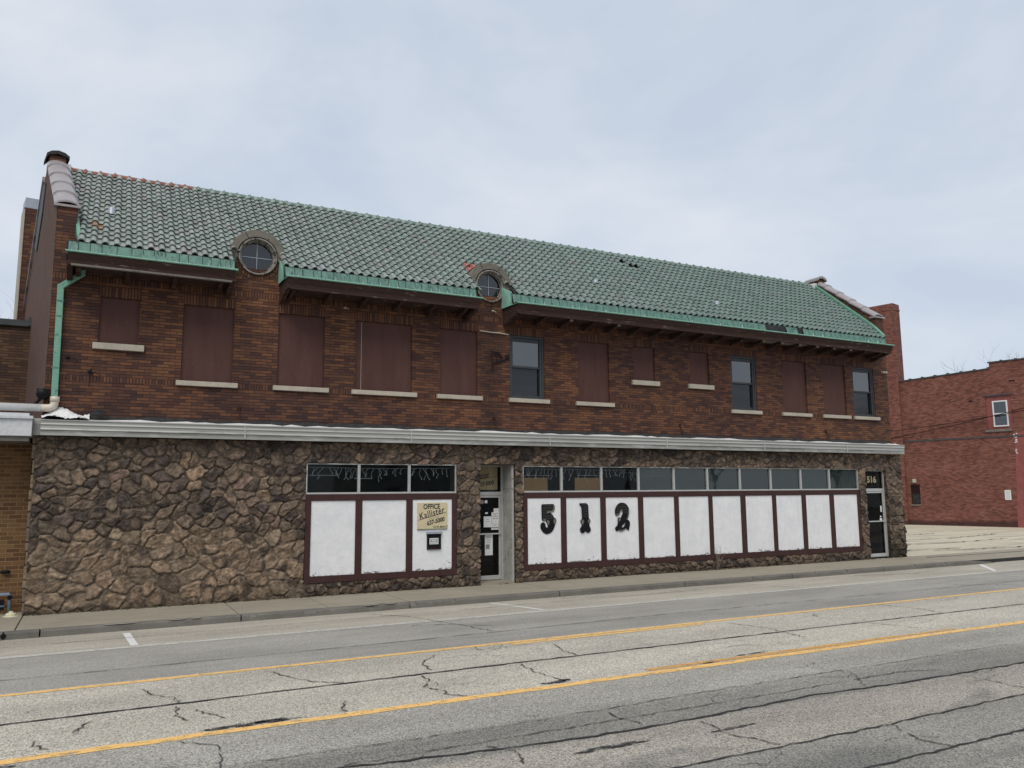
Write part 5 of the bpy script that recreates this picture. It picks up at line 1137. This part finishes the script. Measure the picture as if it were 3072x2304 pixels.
mb = MB(); mb.box(.66, .86, -.12, -.003, 2.5, 2.72); tag_o = mb.build('wall_lamp', M['sill'], RB, bevel=.02)
mb = MB(); mb.box(5.55, 5.86, -.012, -.002, 1.5, 2.03); mb.build('notice_board', M['paper'], RB)
mb = MB()
for i in range(7): mb.box(5.59, 5.82, -.0135, -.012, 1.58+.06*i, 1.595+.06*i)
mb.build('notice_print', M['greyink'], RB)
mb = MB()
for hx, hz, w_ in ((6.41, 8.07, .14), (4.21, 7.12, .10), (3.0, 7.7, .03), (.4, 7.85, .03), (3.6, 6.8, .03), (2.0, 5.4, .04), (1.3, 5.2, .03)): mb.box(hx-w_, hx+w_, -.006, .0, hz-.035, hz+.035)
mb.build('wall_hole', M['black'], RB)
o = thing('red_chimney', 'tall red brick chimney standing beyond the right end of the tiled roof', 'chimney', (43.2, 16.6, 0), math.atan2(-.97348, .22878))
mb = MB(); mb.box(-.98, 1.70, -.0, .9, 0, 13.62); mb.box(-1.0, 1.72, -.02, .92, 13.2, 13.34); 
mb.build('shaft', M['red'], o)
for i, (a, b) in enumerate((((-2, -.15, 5.0), (14, -.15, 8.3)), ((-2, -.25, 5.55), (14, -.25, 7.6)))):
    m_ = Matrix.Translation((43.65, 15.22, 0)) @ Matrix.Rotation(math.atan2(-.97348, .22878), 4, 'Z')
    P0, P1 = m_ @ Vector(a), m_ @ Vector(b); mb = MB(); mb.tube([P0.lerp(P1, t/12)-Vector((0, 0, .35*math.sin(math.pi*t/12))) for t in range(13)], .018, 5)
    tag(mb.build('power_cable', M['black']), ('upper', 'lower')[i]+' thin black cable slanting across the red brick wall', 'cable')

# ------------------------------------------------------------------ plants and trees
def tree(loc, h, seed, lab, depth=5, spread=.5, r=.16, mat=M['bark']):
    rg = random.Random(seed); o = thing('bare_tree', lab, 'tree', loc); tk = MB(); cw = MB()
    def br(p, d, L_, r_, lv):
        pts = [p]; q = Vector(p); dd = Vector(d)
        for i in range(4): dd = (dd+Vector((rg.uniform(-.12, .12), rg.uniform(-.12, .12), rg.uniform(-.03, .1)))).normalized(); q = q+dd*L_/4; pts.append(q.copy())
        (tk if lv == 0 else cw).tube(pts, [r_*(1-.12*i) for i in range(5)], 7 if lv < 2 else 4, caps=lv == 0)
        if lv >= depth: return
        for k_ in range(rg.choice((2, 3, 3)) if lv else 4):
            t = rg.choice((2, 3, 4, 4)) if lv else rg.choice((3, 4)); a = rg.uniform(0, 6.283); nd = (dd*.8+Vector((math.cos(a)*spread, math.sin(a)*spread, rg.uniform(0, .35)))).normalized()
            br(pts[t], nd, L_*rg.uniform(.6, .8), r_*.55, lv+1)
    br(Vector((0, 0, 0)), (0, 0, 1), h*.33, r, 0); tk.build('trunk', mat, o, smooth=True); cw.build('crown', mat, o); return o
tree((-3.9, 26, 0), 13.5, 3, 'bare leafless tree behind the low shop at the left edge', 6, .75, .10)
tree((62.5, 19.5, 0), 15.4, 8, 'bare tree top showing over the parapet of the red brick building', 6, .6, .12)
o = thing('dead_weed', 'dry leafless weed growing from the pavement crack against the stone plinth', 'plant', (15.25, -.09, 0)); rg = random.Random(12); mb = MB()
for i in range(11):
    a = rg.uniform(-.35, .35); p = Vector((rg.uniform(-.03, .03), rg.uniform(-.03, .02), 0)); pts = [p]; L_ = rg.uniform(.25, .72); d = Vector((a, rg.uniform(-.15, .0), 1)).normalized()
    for s_ in range(6): d = (d+Vector((rg.uniform(-.2, .2), rg.uniform(-.08, .05), 0))).normalized(); p = p+d*L_/6; pts.append(p.copy())
    mb.tube(pts, [.007*(1-.13*q) for q in range(7)], 4)
    for s_ in (3, 4, 5): q = pts[s_]; mb.tube([q, q+Vector((rg.uniform(-.1, .1), rg.uniform(-.04, .02), rg.uniform(.02, .1)))], .0025, 3)
mb.build('stems', M['twig'], o)
mb = MB(); rg = random.Random(31)
for i in range(620):
    x = rg.choice([rg.uniform(13.2, 16.6), rg.uniform(-.95, 4), rg.uniform(4, 23), rg.uniform(14.5, 16)]); y = -.06-abs(rg.gauss(0, .035)); s_ = rg.uniform(.008, .03)
    a = rg.uniform(0, 3.14); mb.obox((x, y, .006+s_*.25), (s_*math.cos(a), s_*math.sin(a), 0), (-s_*.5*math.sin(a), s_*.5*math.cos(a), 0), (0, 0, s_*.25), 0, (*[(.10, .075, .05), (.06, .06, .035), (.2, .16, .11)][rg.randrange(3)], 1))
tag(mb.build('leaf_litter', attr_mat('dry_litter', .9, .2)), 'dry leaf litter and grit along the foot of the stone wall', 'litter', kind='stuff')

# ------------------------------------------------------------------ the other side of the street (seen only mirrored in the glass)
o = thing('street_lamp', 'tall grey cobra head street lamp on the near side of the street', 'street lamp', (14.6, -15.6, -.1))
mb = MB(); mb.tube([(0, 0, 0), (0, 0, 7.3)], [.11, .07], 12); mb.build('pole', M['zinc'], o)
mb = MB(); mb.tube([(0, 0, 6.9), (.5, .25, 7.4), (1.2, .6, 7.75), (2.0, 1.0, 7.85), (2.6, 1.3, 7.8)], .04, 8); mb.build('arm', M['zinc'], o)
mb = MB(); mb.obox((2.95, 1.47, 7.75), (.34, .17, -.02), (-.08, .16, 0), (0, 0, .09)); mb.build('lamp_head', M['zinc'], o, bevel=.05)
def house(loc, w, d, h, mat, lab, rz=0):
    o = thing('house', lab, 'house', loc, rz); mb = MB(); mb.box(-w/2, w/2, -d/2, d/2, 0, h); mb.prism([(-w/2, h), (w/2, h), (0, h+w*.38)], -d/2+.01, d/2-.01, 'y'); mb.build('wall', mat, o)
    mb = MB()
    for s_ in (-1, 1): mb.obox((s_*w*.27, 0, h+w*.19), (w*.30, 0, -s_*w*.228), (0, d/2+.4, 0), (.03*s_, 0, .06))
    mb.build('roof', M['roofdark'], o)
    for i in range(-1, 2):
        for zz in (1.0, 3.9):
            if zz+1.4 < h: mb = MB(); mb.box(i*w*.3-.45, i*w*.3+.45, d/2+.002, d/2+.03, zz, zz+1.4); mb.build('window', M['black'], o)
    return o
house((22, -42, 0), 10, 9, 6.2, M['siding'], 'white two storey house across the street behind the camera')
house((7, -40, 0), 8, 9, 3.2, M['brownsiding'], 'brown gabled house across the street behind the camera')
house((-6, -41, 0), 9, 9, 5.6, M['brownsiding'], 'tall brown house across the street behind the camera')
house((86, -46, 0), 14, 10, 6.0, M['siding'], 'wide white house far along the street behind the camera')
tree((38, -36, 0), 11, 5, 'large bare tree right of the white house across the street', 5, .55, .25)
tree((49, -38, 0), 10, 15, 'bare forked tree farther along across the street', 5, .6, .22)
tree((62, -36, 0), 11, 25, 'farthest bare street tree across the street', 5, .6, .22)
